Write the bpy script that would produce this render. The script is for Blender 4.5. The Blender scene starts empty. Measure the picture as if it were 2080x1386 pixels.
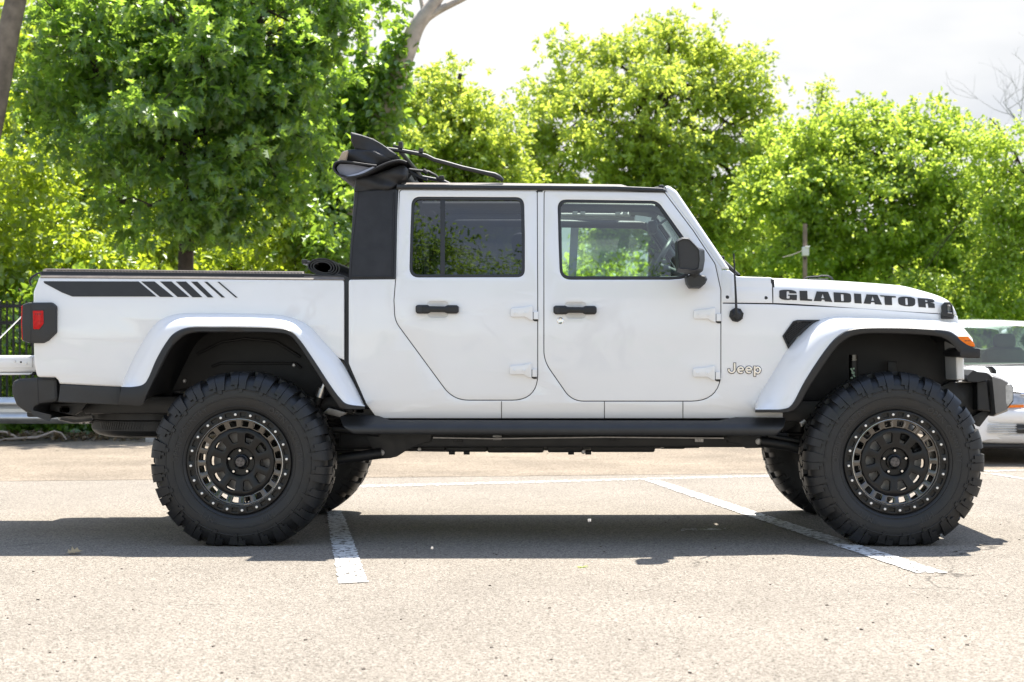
import bpy, bmesh, math, random
import numpy as np
from mathutils import Vector, Matrix
from mathutils.geometry import delaunay_2d_cdt

rnd = random.Random(7)
SC = bpy.context.scene
COL = SC.collection

# ------------------------------------------------------------------ camera
F, D0, CX, HY, CAMH = 3140.0, 8.3, 1153.0, 724.0, 1.008   # focal length in photo pixels, distance, principal column, horizon row, height
cam_data = bpy.data.cameras.new("camera")
cam = bpy.data.objects.new("camera", cam_data)
COL.objects.link(cam)
cam.location = (0.0, -D0, CAMH)
cam.rotation_euler = (math.radians(90), 0, 0)
cam_data.sensor_width = 36.0
cam_data.sensor_fit = 'HORIZONTAL'
cam_data.lens = 36.0 * F / 2080.0
cam_data.shift_x = (1040.0 - CX) / 2080.0
cam_data.shift_y = -(693.0 - HY) / 2080.0
cam_data.clip_start = 0.05
cam_data.clip_end = 2000.0
cam_data.dof.use_dof = True
cam_data.dof.focus_distance = 8.35
cam_data.dof.aperture_fstop = 4.3
SC.camera = cam

# ------------------------------------------------------------------ sky and sun
SUN_DIR = Vector((0.15, 0.40, 1.0)).normalized()
SUN_EL = math.asin(SUN_DIR.z)
SUN_AZ = math.atan2(SUN_DIR.x, SUN_DIR.y)
world = bpy.data.worlds.new("World")
SC.world = world
world.use_nodes = True
wn, wl = world.node_tree.nodes, world.node_tree.links
wn.clear()
w_out = wn.new('ShaderNodeOutputWorld')
w_sky = wn.new('ShaderNodeTexSky')
w_sky.sky_type = 'NISHITA'
w_sky.sun_disc = False
w_sky.sun_elevation = SUN_EL
w_sky.sun_rotation = SUN_AZ
w_sky.dust_density = 0.5
w_bg = wn.new('ShaderNodeBackground')
w_bg.inputs['Strength'].default_value = 0.15
wl.new(w_sky.outputs['Color'], w_bg.inputs['Color'])
w_tc = wn.new('ShaderNodeTexCoord')
w_map = wn.new('ShaderNodeMapping')
w_map.inputs['Scale'].default_value = (1.0, 1.0, 2.6)
wl.new(w_tc.outputs['Generated'], w_map.inputs['Vector'])
w_n1 = wn.new('ShaderNodeTexNoise')
w_n1.inputs['Scale'].default_value = 2.3
w_n1.inputs['Detail'].default_value = 6
w_n1.inputs['Roughness'].default_value = 0.55
w_n1.inputs['Distortion'].default_value = 0.4
wl.new(w_map.outputs['Vector'], w_n1.inputs['Vector'])
w_cov = wn.new('ShaderNodeMapRange')
w_cov.inputs['From Min'].default_value = 0.36
w_cov.inputs['From Max'].default_value = 0.56
w_cov.inputs['To Min'].default_value = 0.15
w_cov.inputs['To Max'].default_value = 1.0
wl.new(w_n1.outputs['Fac'], w_cov.inputs['Value'])
w_n2 = wn.new('ShaderNodeTexNoise')
w_n2.inputs['Scale'].default_value = 3.4
w_n2.inputs['Detail'].default_value = 5
wl.new(w_map.outputs['Vector'], w_n2.inputs['Vector'])
w_ramp = wn.new('ShaderNodeValToRGB')
w_ramp.color_ramp.elements[0].position = 0.36
w_ramp.color_ramp.elements[0].color = (0.76, 0.79, 0.84, 1)
w_ramp.color_ramp.elements[1].position = 0.56
w_ramp.color_ramp.elements[1].color = (1.0, 1.0, 1.0, 1)
wl.new(w_n2.outputs['Fac'], w_ramp.inputs['Fac'])
w_cl = wn.new('ShaderNodeBackground')
w_cl.inputs['Strength'].default_value = 0.41
wl.new(w_ramp.outputs['Color'], w_cl.inputs['Color'])
w_mix = wn.new('ShaderNodeMixShader')
w_sep = wn.new('ShaderNodeSeparateXYZ')
wl.new(w_tc.outputs['Generated'], w_sep.inputs['Vector'])
w_hi = wn.new('ShaderNodeMapRange')          # cloud thinned overhead, out of view, to darken and cool the shadows
w_hi.inputs['From Min'].default_value = 0.45
w_hi.inputs['From Max'].default_value = 0.85
w_hi.inputs['To Min'].default_value = 1.0
w_hi.inputs['To Max'].default_value = 0.12
wl.new(w_sep.outputs['Z'], w_hi.inputs['Value'])
w_cm = wn.new('ShaderNodeMath')
w_cm.operation = 'MULTIPLY'
wl.new(w_cov.outputs['Result'], w_cm.inputs[0])
wl.new(w_hi.outputs['Result'], w_cm.inputs[1])
w_fr = wn.new('ShaderNodeMapRange')          # the cloud bank low in the direction of the sun
w_fr.inputs['From Min'].default_value = 0.55
w_fr.inputs['From Max'].default_value = 0.85
wl.new(w_sep.outputs['Y'], w_fr.inputs['Value'])
w_mx = wn.new('ShaderNodeMath')
w_mx.operation = 'MAXIMUM'
wl.new(w_cm.outputs[0], w_mx.inputs[0])
wl.new(w_fr.outputs['Result'], w_mx.inputs[1])
wl.new(w_mx.outputs[0], w_mix.inputs['Fac'])
wl.new(w_bg.outputs['Background'], w_mix.inputs[1])
wl.new(w_cl.outputs['Background'], w_mix.inputs[2])
wl.new(w_mix.outputs['Shader'], w_out.inputs['Surface'])

sun_data = bpy.data.lights.new("sun", 'SUN')
sun_data.energy = 4.8
sun_data.angle = math.radians(0.6)
sun_data.color = (1.0, 0.955, 0.885)
sun = bpy.data.objects.new("sun", sun_data)
COL.objects.link(sun)
sun.location = (0, 0, 30)
sun.rotation_euler = SUN_DIR.to_track_quat('Z', 'Y').to_euler()

SC.view_settings.view_transform = 'Standard'
SC.view_settings.look = 'None'
SC.view_settings.exposure = 1.37
SC.view_settings.gamma = 1.0
SC.render.engine = 'CYCLES'
SC.cycles.use_denoising = True
SC.cycles.max_bounces = 10
SC.cycles.transparent_max_bounces = 16
SC.cycles.sample_clamp_indirect = 6.0

# ------------------------------------------------------------------ materials
def nd(t, kind, **kw):
    n = t.nodes.new(kind)
    for k, v in kw.items():
        if k in n.inputs:
            n.inputs[k].default_value = v
        else:
            setattr(n, k, v)
    return n

def pbr(name, col, rough=0.5, metal=0.0, coat=0.0, var=0.08, vscale=8.0, bump=0.0, bscale=200.0, spec=0.5, rvar=0.0, coat_rough=0.03):
    m = bpy.data.materials.new(name)
    m.use_nodes = True
    t = m.node_tree
    b = t.nodes['Principled BSDF']
    tc = nd(t, 'ShaderNodeTexCoord')
    n = nd(t, 'ShaderNodeTexNoise', Scale=vscale, Detail=5.0)
    t.links.new(tc.outputs['Object'], n.inputs['Vector'])
    r = nd(t, 'ShaderNodeValToRGB')
    r.color_ramp.elements[0].position = 0.3
    r.color_ramp.elements[1].position = 0.7
    r.color_ramp.elements[0].color = tuple(c * (1 - var) for c in col) + (1,)
    r.color_ramp.elements[1].color = tuple(min(1, c * (1 + var)) for c in col) + (1,)
    t.links.new(n.outputs['Fac'], r.inputs['Fac'])
    t.links.new(r.outputs['Color'], b.inputs['Base Color'])
    b.inputs['Roughness'].default_value = rough
    b.inputs['Metallic'].default_value = metal
    b.inputs['Specular IOR Level'].default_value = spec
    if coat:
        b.inputs['Coat Weight'].default_value = coat
        b.inputs['Coat Roughness'].default_value = coat_rough
    if rvar:
        mr = nd(t, 'ShaderNodeMapRange')
        mr.inputs['From Min'].default_value = 0.3
        mr.inputs['From Max'].default_value = 0.7
        mr.inputs['To Min'].default_value = max(0.0, rough - rvar)
        mr.inputs['To Max'].default_value = min(1.0, rough + rvar)
        t.links.new(n.outputs['Fac'], mr.inputs['Value'])
        t.links.new(mr.outputs['Result'], b.inputs['Roughness'])
    if bump:
        n2 = nd(t, 'ShaderNodeTexNoise', Scale=bscale, Detail=3.0)
        t.links.new(tc.outputs['Object'], n2.inputs['Vector'])
        bp = nd(t, 'ShaderNodeBump', Strength=bump, Distance=0.002)
        t.links.new(n2.outputs['Fac'], bp.inputs['Height'])
        t.links.new(bp.outputs['Normal'], b.inputs['Normal'])
    return m

def wavy(m, scale, strength):
    # the slight waviness of pressed sheet metal, seen in its clear coat
    t = m.node_tree
    b = t.nodes['Principled BSDF']
    tc = nd(t, 'ShaderNodeTexCoord')
    n = nd(t, 'ShaderNodeTexNoise', Scale=scale, Detail=2.0)
    t.links.new(tc.outputs['Object'], n.inputs['Vector'])
    bp = nd(t, 'ShaderNodeBump', Strength=strength, Distance=0.02)
    t.links.new(n.outputs['Fac'], bp.inputs['Height'])
    t.links.new(bp.outputs['Normal'], b.inputs['Coat Normal'])

def glass(name, tint, refl=1.0, r0=0.085):
    m = bpy.data.materials.new(name)
    m.use_nodes = True
    t = m.node_tree
    t.nodes.clear()
    out = nd(t, 'ShaderNodeOutputMaterial')
    tr = nd(t, 'ShaderNodeBsdfTransparent')
    tr.inputs['Color'].default_value = tuple(tint) + (1,)
    gl = nd(t, 'ShaderNodeBsdfGlossy', Roughness=0.005)
    gl.inputs['Color'].default_value = (refl, refl, refl, 1)
    ge = nd(t, 'ShaderNodeNewGeometry')
    dt = nd(t, 'ShaderNodeVectorMath', operation='DOT_PRODUCT')
    t.links.new(ge.outputs['Incoming'], dt.inputs[0])
    t.links.new(ge.outputs['Normal'], dt.inputs[1])
    ab = nd(t, 'ShaderNodeMath', operation='ABSOLUTE')
    t.links.new(dt.outputs['Value'], ab.inputs[0])
    iv = nd(t, 'ShaderNodeMath', operation='SUBTRACT')
    iv.inputs[0].default_value = 1.0
    t.links.new(ab.outputs[0], iv.inputs[1])
    pw = nd(t, 'ShaderNodeMath', operation='POWER')
    t.links.new(iv.outputs[0], pw.inputs[0])
    pw.inputs[1].default_value = 5.0
    fr = nd(t, 'ShaderNodeMapRange')          # Fresnel for both faces of a thin pane
    fr.inputs['To Min'].default_value = r0
    fr.inputs['To Max'].default_value = 1.0
    t.links.new(pw.outputs[0], fr.inputs['Value'])
    nz = nd(t, 'ShaderNodeTexNoise', Scale=1.5, Detail=2.0)
    bp = nd(t, 'ShaderNodeBump', Strength=0.012, Distance=0.02)
    t.links.new(nz.outputs['Fac'], bp.inputs['Height'])
    t.links.new(bp.outputs['Normal'], gl.inputs['Normal'])
    mx = nd(t, 'ShaderNodeMixShader')
    t.links.new(fr.outputs['Result'], mx.inputs['Fac'])
    t.links.new(tr.outputs['BSDF'], mx.inputs[1])
    t.links.new(gl.outputs['BSDF'], mx.inputs[2])
    t.links.new(mx.outputs['Shader'], out.inputs['Surface'])
    return m

M = {}
M['paint'] = pbr('white_paint', (0.80, 0.80, 0.80), 0.28, coat=1.0, var=0.012, vscale=3.0)
wavy(M['paint'], 3.2, 0.35)
M['black'] = pbr('black_textured_plastic', (0.013, 0.0135, 0.015), 0.50, var=0.15, vscale=14, bump=0.25, bscale=420)
M['plastic'] = pbr('grey_black_plastic', (0.025, 0.026, 0.028), 0.52, var=0.12, vscale=9, bump=0.15, bscale=380)
M['liner'] = pbr('dark_wheel_liner', (0.013, 0.013, 0.014), 0.55, var=0.3, vscale=10)
M['rubber'] = pbr('tyre_rubber', (0.011, 0.0113, 0.012), 0.50, var=0.25, vscale=14, bump=0.15, bscale=160, rvar=0.1)
M['rubber_mark'] = pbr('worn_raised_rubber', (0.030, 0.030, 0.031), 0.5, var=0.2, vscale=20)
M['gloss'] = pbr('black_wheel_paint', (0.006, 0.006, 0.0065), 0.30, var=0.1, spec=0.35)
M['gun'] = pbr('tinted_machined_metal', (0.115, 0.11, 0.105), 0.20, metal=1.0, var=0.12, vscale=20)
M['silver'] = pbr('bright_metal', (0.75, 0.74, 0.72), 0.28, metal=1.0, var=0.08, vscale=30)
M['chrome'] = pbr('chrome', (0.82, 0.82, 0.82), 0.10, metal=1.0, var=0.03)
M['steel'] = pbr('dull_steel', (0.38, 0.37, 0.36), 0.45, metal=1.0, var=0.2, vscale=25)
M['decal'] = pbr('matt_black_vinyl', (0.022, 0.023, 0.025), 0.5, var=0.1, vscale=20)
M['fabric'] = pbr('black_canvas', (0.018, 0.018, 0.020), 0.62, var=0.25, vscale=16, bump=0.35, bscale=520)
M['fabric_in'] = pbr('grey_canvas_lining', (0.22, 0.23, 0.28), 0.8, var=0.15, vscale=16, bump=0.2, bscale=500)
M['interior'] = pbr('dark_interior', (0.022, 0.022, 0.024), 0.6, var=0.2)
M['chassis'] = pbr('chassis_black', (0.011, 0.011, 0.0115), 0.5, var=0.3, vscale=18, rvar=0.1)
M['strip'] = pbr('sunlit_blue_lining', (0.42, 0.45, 0.55), 0.7, var=0.1)  # lighter copy of the lining, sunlight on the fold put into its colour
M['void'] = pbr('deep_black', (0.003, 0.003, 0.003), 0.8, var=0.2)
M['sun_tan'] = pbr('sun_tan_plastic', (0.15, 0.125, 0.10), 0.40, var=0.2, vscale=30, bump=0.15, bscale=300)  # black rail plastic with the sun's sheen put into a tan base colour
M['red'] = pbr('red_lens', (0.50, 0.002, 0.004), 0.25, coat=0.25, spec=0.15, var=0.2, vscale=60)
M['amber'] = pbr('amber_lens', (0.85, 0.19, 0.004), 0.2, coat=0.4, spec=0.2, var=0.15, vscale=60)
M['lens'] = pbr('clear_lamp_lens', (0.55, 0.55, 0.53), 0.12, coat=1.0, var=0.2, vscale=40)
M['stub'] = pbr('grey_powder_coat', (0.17, 0.165, 0.16), 0.40, metal=0.35, var=0.1, vscale=12, bump=0.1, bscale=400)
M['glass'] = glass('clear_door_glass', (0.60, 0.74, 0.68), 1.0, 0.10)
M['glass_tint'] = glass('privacy_glass', (0.10, 0.11, 0.12))
M['glass_car'] = glass('saloon_glass', (0.55, 0.68, 0.58), 0.7, 0.03)
M['glass_wind'] = glass('windscreen_glass', (0.84, 0.94, 0.88), 1.0, 0.06)

# ------------------------------------------------------------------ placing
def W(px, py, Y):
    """point at depth Y seen at photo pixel (px, py)"""
    s = (D0 + Y) / F
    return Vector(((px - CX) * s, Y, CAMH + (HY - py) * s))

def G(px, py, z=0.0):
    """ground point under photo pixel"""
    s = (CAMH - z) / (py - HY)
    return Vector(((px - CX) * s, F * s - D0, z))

SZ = [0.40, 0.66, 0.735, 0.755, 0.92, 1.15, 1.30, 1.42, 1.50, 1.95]
SY = [0.12, 0.088, 0.066, 0.060, 0.050, 0.047, 0.053, 0.070, 0.088, 0.195]
def S(x, z):
    """depth of the truck's near side surface at length x and height z"""
    y = float(np.interp(z, SZ, SY))
    if x > 0.85:
        y += 0.15 * ((x - 0.85) / 1.3) ** 1.25
    return y

def WS(px, py, off=0.0):
    Y = 0.06
    for _ in range(6):
        p = W(px, py, Y)
        Y = S(p.x, p.z) + off
    return W(px, py, Y)

MIDY = 0.87     # the truck's centre plane

# ------------------------------------------------------------------ object helpers
def finish(me, smooth, angle):
    if smooth:
        me.polygons.foreach_set('use_smooth', [True] * len(me.polygons))
        me.set_sharp_from_angle(angle=math.radians(angle))
    me.update()

def mk(name, verts, faces, mat, parent=None, smooth=True, angle=38, mats=None, midx=None):
    me = bpy.data.meshes.new(name)
    me.from_pydata([tuple(v) for v in verts], [], faces)
    if mats:
        for m in mats:
            me.materials.append(m)
        me.polygons.foreach_set('material_index', midx)
    else:
        me.materials.append(mat)
    finish(me, smooth, angle)
    o = bpy.data.objects.new(name, me)
    COL.objects.link(o)
    if parent:
        o.parent = parent
        o.matrix_parent_inverse = parent_world(parent).inverted()
    return o

def parent_world(p):
    m = p.matrix_basis.copy()
    if p.parent:
        m = parent_world(p.parent) @ p.matrix_parent_inverse @ m
    return m

def thing(name, label, cat, loc=(0, 0, 0), group=None, rz=0.0):
    o = bpy.data.objects.new(name, None)
    COL.objects.link(o)
    o.location = loc
    o.rotation_euler = (0, 0, rz)
    o.empty_display_size = 0.2
    o['label'] = label
    o['category'] = cat
    if group:
        o['group'] = group
    return o

def tag(o, label, cat, group=None):
    o['label'] = label
    o['category'] = cat
    if group:
        o['group'] = group
    return o

def structure(o):
    o['kind'] = 'structure'
    return o

class MB:
    """collects shapes, then links them as one mesh object"""
    def __init__(self):
        self.v, self.f = [], []
    def add(self, vs, fs):
        b = len(self.v)
        self.v += [Vector(p) for p in vs]
        self.f += [tuple(b + i for i in f) for f in fs]
        return self
    def box(self, c, s, rot=None, bev=0.0):
        hx, hy, hz = s[0] / 2, s[1] / 2, s[2] / 2
        if bev <= 0:
            vs = [Vector((x, y, z)) for x in (-hx, hx) for y in (-hy, hy) for z in (-hz, hz)]
            fs = [(0, 1, 3, 2), (4, 6, 7, 5), (0, 4, 5, 1), (2, 3, 7, 6), (0, 2, 6, 4), (1, 5, 7, 3)]
        else:
            bm = bmesh.new()
            bmesh.ops.create_cube(bm, size=1.0)
            for v in bm.verts:
                v.co = Vector((v.co.x * s[0], v.co.y * s[1], v.co.z * s[2]))
            bmesh.ops.bevel(bm, geom=bm.edges[:], offset=min(bev, 0.49 * min(s)), segments=2, affect='EDGES', profile=0.5)
            bm.verts.index_update()
            vs = [v.co.copy() for v in bm.verts]
            fs = [tuple(v.index for v in f.verts) for f in bm.faces]
            bm.free()
        c = Vector(c)
        if rot is not None:
            vs = [rot @ p for p in vs]
        return self.add([p + c for p in vs], fs)
    def tube(self, pts, r, n=10, cap=True):
        pts = [Vector(p) for p in pts]
        rs = r if isinstance(r, (list, tuple)) else [r] * len(pts)
        vs, fs = [], []
        up = Vector((0.123, 0.31, 0.94))
        for i, p in enumerate(pts):
            t = (pts[min(i + 1, len(pts) - 1)] - pts[max(i - 1, 0)]).normalized()
            a = t.cross(up)
            if a.length < 1e-3:
                a = t.cross(Vector((1, 0, 0)))
            a.normalize()
            b = t.cross(a).normalized()
            for k in range(n):
                q = 2 * math.pi * k / n
                vs.append(p + (a * math.cos(q) + b * math.sin(q)) * rs[i])
        for i in range(len(pts) - 1):
            for k in range(n):
                k2 = (k + 1) % n
                fs.append((i * n + k, (i + 1) * n + k, (i + 1) * n + k2, i * n + k2))
        if cap:
            fs.append(tuple(range(n)))
            fs.append(tuple(reversed(range((len(pts) - 1) * n, len(pts) * n))))
        return self.add(vs, fs)
    def lathe(self, prof, c, n=48, axis='Y', closed=False):
        """prof: (radius, along-axis) pairs"""
        c = Vector(c)
        vs, fs = [], []
        for (r, a) in prof:
            for k in range(n):
                q = 2 * math.pi * k / n
                if axis == 'Y':
                    vs.append(c + Vector((r * math.cos(q), a, r * math.sin(q))))
                elif axis == 'Z':
                    vs.append(c + Vector((r * math.cos(q), r * math.sin(q), a)))
                else:
                    vs.append(c + Vector((a, r * math.cos(q), r * math.sin(q))))
        m = len(prof)
        for i in range(m if closed else m - 1):
            j = (i + 1) % m
            for k in range(n):
                k2 = (k + 1) % n
                fs.append((i * n + k, i * n + k2, j * n + k2, j * n + k))
        return self.add(vs, fs)
    def disc(self, c, r, y, n=24):
        vs = [Vector(c) + Vector((r * math.cos(2 * math.pi * k / n), y, r * math.sin(2 * math.pi * k / n))) for k in range(n)]
        return self.add(vs, [tuple(range(n))])
    def loft(self, rows, close_u=False):
        """rows: equally long lists of points"""
        n = len(rows[0])
        vs = [p for r in rows for p in r]
        fs = []
        for i in range(len(rows) - 1):
            for k in range(n if close_u else n - 1):
                k2 = (k + 1) % n
                fs.append((i * n + k, (i + 1) * n + k, (i + 1) * n + k2, i * n + k2))
        return self.add(vs, fs)
    def build(self, name, mat, parent=None, smooth=True, angle=38, fix=True):
        o = mk(name, self.v, self.f, mat, parent, smooth, angle)
        if fix:
            bm = bmesh.new()
            bm.from_mesh(o.data)
            bmesh.ops.recalc_face_normals(bm, faces=bm.faces[:])
            bm.to_mesh(o.data)
            bm.free()
            finish(o.data, smooth, angle)
        return o

# ------------------------------------------------------------------ 2-D outlines and plates
def area2(p):
    return sum(p[i][0] * p[(i + 1) % len(p)][1] - p[(i + 1) % len(p)][0] * p[i][1] for i in range(len(p))) / 2

def rounded(pts, seg=5):
    """corners given as (x, y) or (x, y, radius)"""
    out = []
    n = len(pts)
    for i, p in enumerate(pts):
        r = p[2] if len(p) > 2 else 0
        c = Vector(p[:2])
        if r <= 0:
            out.append((c.x, c.y))
            continue
        a = Vector(pts[i - 1][:2]) - c
        b = Vector(pts[(i + 1) % n][:2]) - c
        la, lb = a.length, b.length
        a.normalize()
        b.normalize()
        ang = math.acos(max(-1, min(1, a.dot(b))))
        d = min(r / max(math.tan(ang / 2), 1e-3), la * 0.48, lb * 0.48)
        p0, p1 = c + a * d, c + b * d
        for k in range(seg + 1):
            t = k / seg
            q = p0 * (1 - t) ** 2 + c * 2 * t * (1 - t) + p1 * t * t
            out.append((q.x, q.y))
    res = []
    for q in out:
        if not res or (abs(q[0] - res[-1][0]) + abs(q[1] - res[-1][1])) > 1e-6:
            res.append(q)
    if abs(res[0][0] - res[-1][0]) + abs(res[0][1] - res[-1][1]) < 1e-6:
        res.pop()
    return res

def inset(poly, d):
    """moves every edge to its left by d"""
    n = len(poly)
    out = []
    for i in range(n):
        p0, p, p1 = Vector(poly[i - 1]), Vector(poly[i]), Vector(poly[(i + 1) % n])
        e0, e1 = (p - p0), (p1 - p)
        if e0.length < 1e-9 or e1.length < 1e-9:
            out.append((p.x, p.y))
            continue
        e0.normalize()
        e1.normalize()
        n0, n1 = Vector((-e0.y, e0.x)), Vector((-e1.y, e1.x))
        m = n0 + n1
        L = m.length
        if L < 0.3:
            m = n0
            k = 1
        else:
            m.normalize()
            k = min(1 / max(m.dot(n0), 0.35), 2.2)
        q = p + m * d * k
        out.append((q.x, q.y))
    return out

def cap(bm, rings):
    """fills the area inside the first ring and outside the others"""
    vs, es, base = [], [], 0
    for ring in rings:
        n = len(ring)
        vs += ring
        es += [(base + k, base + (k + 1) % n) for k in range(n)]
        base += n
    k0 = max(max(abs(v.co.x), abs(v.co.y)) for v in vs)
    co = [Vector((v.co.x / k0, v.co.y / k0)) for v in vs]
    ov, oe, of, orig, _, _ = delaunay_2d_cdt(co, es, [], 1, 1e-9)
    z = vs[0].co.z
    new = []
    for i, p in enumerate(ov):
        new.append(vs[orig[i][0]] if orig[i] else bm.verts.new((p.x * k0, p.y * k0, z)))
    def inside(x, y):
        r = False
        for a, b in es:
            xa, ya, xb, yb = co[a].x, co[a].y, co[b].x, co[b].y
            if (ya > y) != (yb > y) and x < (xb - xa) * (y - ya) / (yb - ya) + xa:
                r = not r
        return r
    for f in of:
        cx = sum(ov[i].x for i in f) / len(f)
        cy = sum(ov[i].y for i in f) / len(f)
        if inside(cx, cy):
            try:
                bm.faces.new([new[i] for i in f])
            except ValueError:
                pass

def plate(name, outline, mat, parent, mapf, unit, holes=(), thick=0.02, bev=0.005, back=False, cutx=None, cuty=None, angle=40, flip=False):
    """a sheet with rounded edges: outline and holes in 2-D (y up), mapf(u, v, depth) -> point, unit = 2-D units per metre"""
    loops = []
    o = outline if area2(outline) > 0 else list(reversed(outline))
    loops.append(o)
    for h in holes:
        loops.append(h if area2(h) < 0 else list(reversed(h)))
    bm = bmesh.new()
    K = 1000.0
    fronts = []
    backs = []
    for lp in loops:
        if bev > 0:
            rings = [(lp, thick), (lp, bev), (inset(lp, bev * 0.3 * unit), bev * 0.3), (inset(lp, bev * unit), 0.0)]
        else:
            rings = [(lp, thick), (lp, 0.0)]
        vr = [[bm.verts.new((x, y, d * K)) for (x, y) in ring] for ring, d in rings]
        n = len(lp)
        for a, b in zip(vr[:-1], vr[1:]):
            for k in range(n):
                k2 = (k + 1) % n
                try:
                    bm.faces.new((a[k], a[k2], b[k2], b[k]))
                except ValueError:
                    pass
        fronts.append(vr[-1])
        backs.append(vr[0])
    cap(bm, fronts)
    if back:
        cap(bm, backs)
    bmesh.ops.recalc_face_normals(bm, faces=bm.faces[:])
    bm.faces.ensure_lookup_table()
    nz = sum(f.normal.z * f.calc_area() for f in bm.faces if max(v.co.z for v in f.verts) < 1e-6)
    if nz > 0:
        bmesh.ops.reverse_faces(bm, faces=bm.faces[:])
    xs = [p[0] for p in o]
    ys = [p[1] for p in o]
    def cut(axis, step):
        lo, hi = (min(xs), max(xs)) if axis == 0 else (min(ys), max(ys))
        k = math.floor(lo / step) + 1
        while k * step < hi - step * 0.05:
            co = Vector((0, 0, 0))
            co[axis] = k * step
            no = Vector((0, 0, 0))
            no[axis] = 1
            bmesh.ops.bisect_plane(bm, geom=bm.verts[:] + bm.edges[:] + bm.faces[:], dist=1e-5, plane_co=co, plane_no=no)
            k += 1
    if cuty:
        cut(1, cuty)
    if cutx:
        cut(0, cutx)
    bmesh.ops.remove_doubles(bm, verts=bm.verts[:], dist=0.03 * unit / 378.0)
    bmesh.ops.dissolve_degenerate(bm, dist=0.03 * unit / 378.0, edges=bm.edges[:])
    for v in bm.verts:
        v.co = mapf(v.co.x, v.co.y, v.co.z / K)
    if not flip:      # the mapping swaps two axes
        bmesh.ops.reverse_faces(bm, faces=bm.faces[:])
    me = bpy.data.meshes.new(name)
    bm.to_mesh(me)
    bm.free()
    me.materials.append(mat)
    finish(me, True, angle)
    ob = bpy.data.objects.new(name, me)
    COL.objects.link(ob)
    if parent:
        ob.parent = parent
        ob.matrix_parent_inverse = parent_world(parent).inverted()
    return ob

def up(pts):
    return [(p[0], -p[1]) for p in pts]

def panel(name, pts, mat, parent, holes=(), off=0.0, thick=0.03, bev=0.005, cuty=22.0, cutx=None, surf=WS, back=False, seg=5, angle=40):
    """a body panel on the truck's side surface, outlined in photo pixels"""
    return plate(name, up(rounded(pts, seg)), mat, parent, lambda u, v, d: surf(u, -v, off + d), 378.0,
                 [up(rounded(h, seg)) for h in holes], thick, bev, back, cutx, cuty, angle)

def slab(name, pts, Y0, Y1, mat, parent, bev=0.006, holes=(), seg=5, angle=40):
    """an upright solid from depth Y0 to Y1 outlined in photo pixels at its near face"""
    def mp(u, v, d):
        p = W(u, -v, Y0)
        p.y += d
        return p
    return plate(name, up(rounded(pts, seg)), mat, parent, mp, F / (D0 + Y0), [up(rounded(h, seg)) for h in holes], Y1 - Y0, bev, True, None, None, angle)

def catmull(rows, sub):
    """rows: list of tuples of Vectors; returns smooth in-between rows"""
    out = []
    n = len(rows)
    for i in range(n - 1):
        p0, p1, p2, p3 = rows[max(i - 1, 0)], rows[i], rows[i + 1], rows[min(i + 2, n - 1)]
        for k in range(sub):
            t = k / sub
            out.append([0.5 * ((2 * b) + (c - a) * t + (2 * a - 5 * b + 4 * c - d) * t * t + (3 * b - a - 3 * c + d) * t ** 3)
                        for a, b, c, d in zip(p0, p1, p2, p3)])
    out.append(list(rows[-1]))
    return out

def mirror(o, parent=None, name=None):
    """the same part on the truck's far side (and its children)"""
    me = o.data.copy()
    n = len(me.vertices)
    co = np.empty(n * 3)
    me.vertices.foreach_get('co', co)
    co = co.reshape(-1, 3)
    co[:, 1] = 2 * MIDY - co[:, 1]
    me.vertices.foreach_set('co', co.ravel())
    me.flip_normals()
    me.update()
    c = bpy.data.objects.new(name or o.name.split('.')[0], me)
    COL.objects.link(c)
    c.parent = parent or o.parent
    c.matrix_parent_inverse = o.matrix_parent_inverse.copy()
    for ch in list(o.children):
        if ch.type == 'MESH' and not ch.get('near_only'):
            mirror(ch, c)
    return c

# ================================================================== the pickup truck
TR = thing('pickup_truck', 'white lifted four door pickup truck with black mud tyres and folded soft top', 'pickup truck', (0, MIDY, 0))
far_copy = []      # near-side parts that also exist on the far side

# ---------------- cab side with door openings
REAR_DOOR = [(812, 386, 8), (1090.5, 388, 5), (1091.5, 600), (1091.5, 812.5, 52), (921, 812.5, 62), (803, 652, 50), (801, 610), (804.5, 565)]
FRONT_DOOR = [(1106, 388, 5), (1349, 391.5, 6), (1408, 470), (1452, 537, 30), (1463.5, 590, 20), (1463.5, 814.5, 60), (1162, 814.5, 46), (1105.5, 733, 70), (1105.5, 500)]
def grow(pts, d):
    q = rounded(pts, 9)
    q = q if area2(q) > 0 else list(reversed(q))
    return inset(q, -d)
CAB = [(708.5, 568.5, 5), (803, 567, 2), (806, 560), (809.5, 384.5), (1351, 389), (1356, 392), (1408, 462), (1466, 548, 6), (1468.6, 570), (1468.6, 617),
       (1570, 618.5), (1750, 627), (1928, 640), (1944, 644), (1947, 668), (1900, 658), (1700, 652), (1672, 655), (1640, 680), (1603, 726), (1560, 795), (1540, 838), (1590, 838), (1590, 850), (766, 850, 22), (745, 822, 25), (716, 756, 25), (708.5, 738, 10)]
cab = panel('cab_side', CAB, M['paint'], TR, holes=[grow(REAR_DOOR, 1.5), grow(FRONT_DOOR, 1.5)], thick=0.05, bev=0.003, cuty=14, cutx=60)
far_copy.append(cab)
far_copy.append(panel('cowl_side', [(1465.2, 551), (1468, 549), (1481, 549, 4), (1497, 562, 6), (1568, 564, 3), (1569, 616), (1465.2, 615)], M['paint'], TR, off=-0.0022, thick=0.04, bev=0.003, cuty=14))

# windscreen pillar
apil = panel('windscreen_pillar', [(1350, 377.5, 3), (1360, 378.5, 6), (1374, 388, 10), (1482.5, 547.5, 3), (1464, 547.3, 2), (1411, 467), (1354, 391)], M['paint'], TR, thick=0.06, bev=0.012, cuty=14)
far_copy.append(apil)
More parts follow.
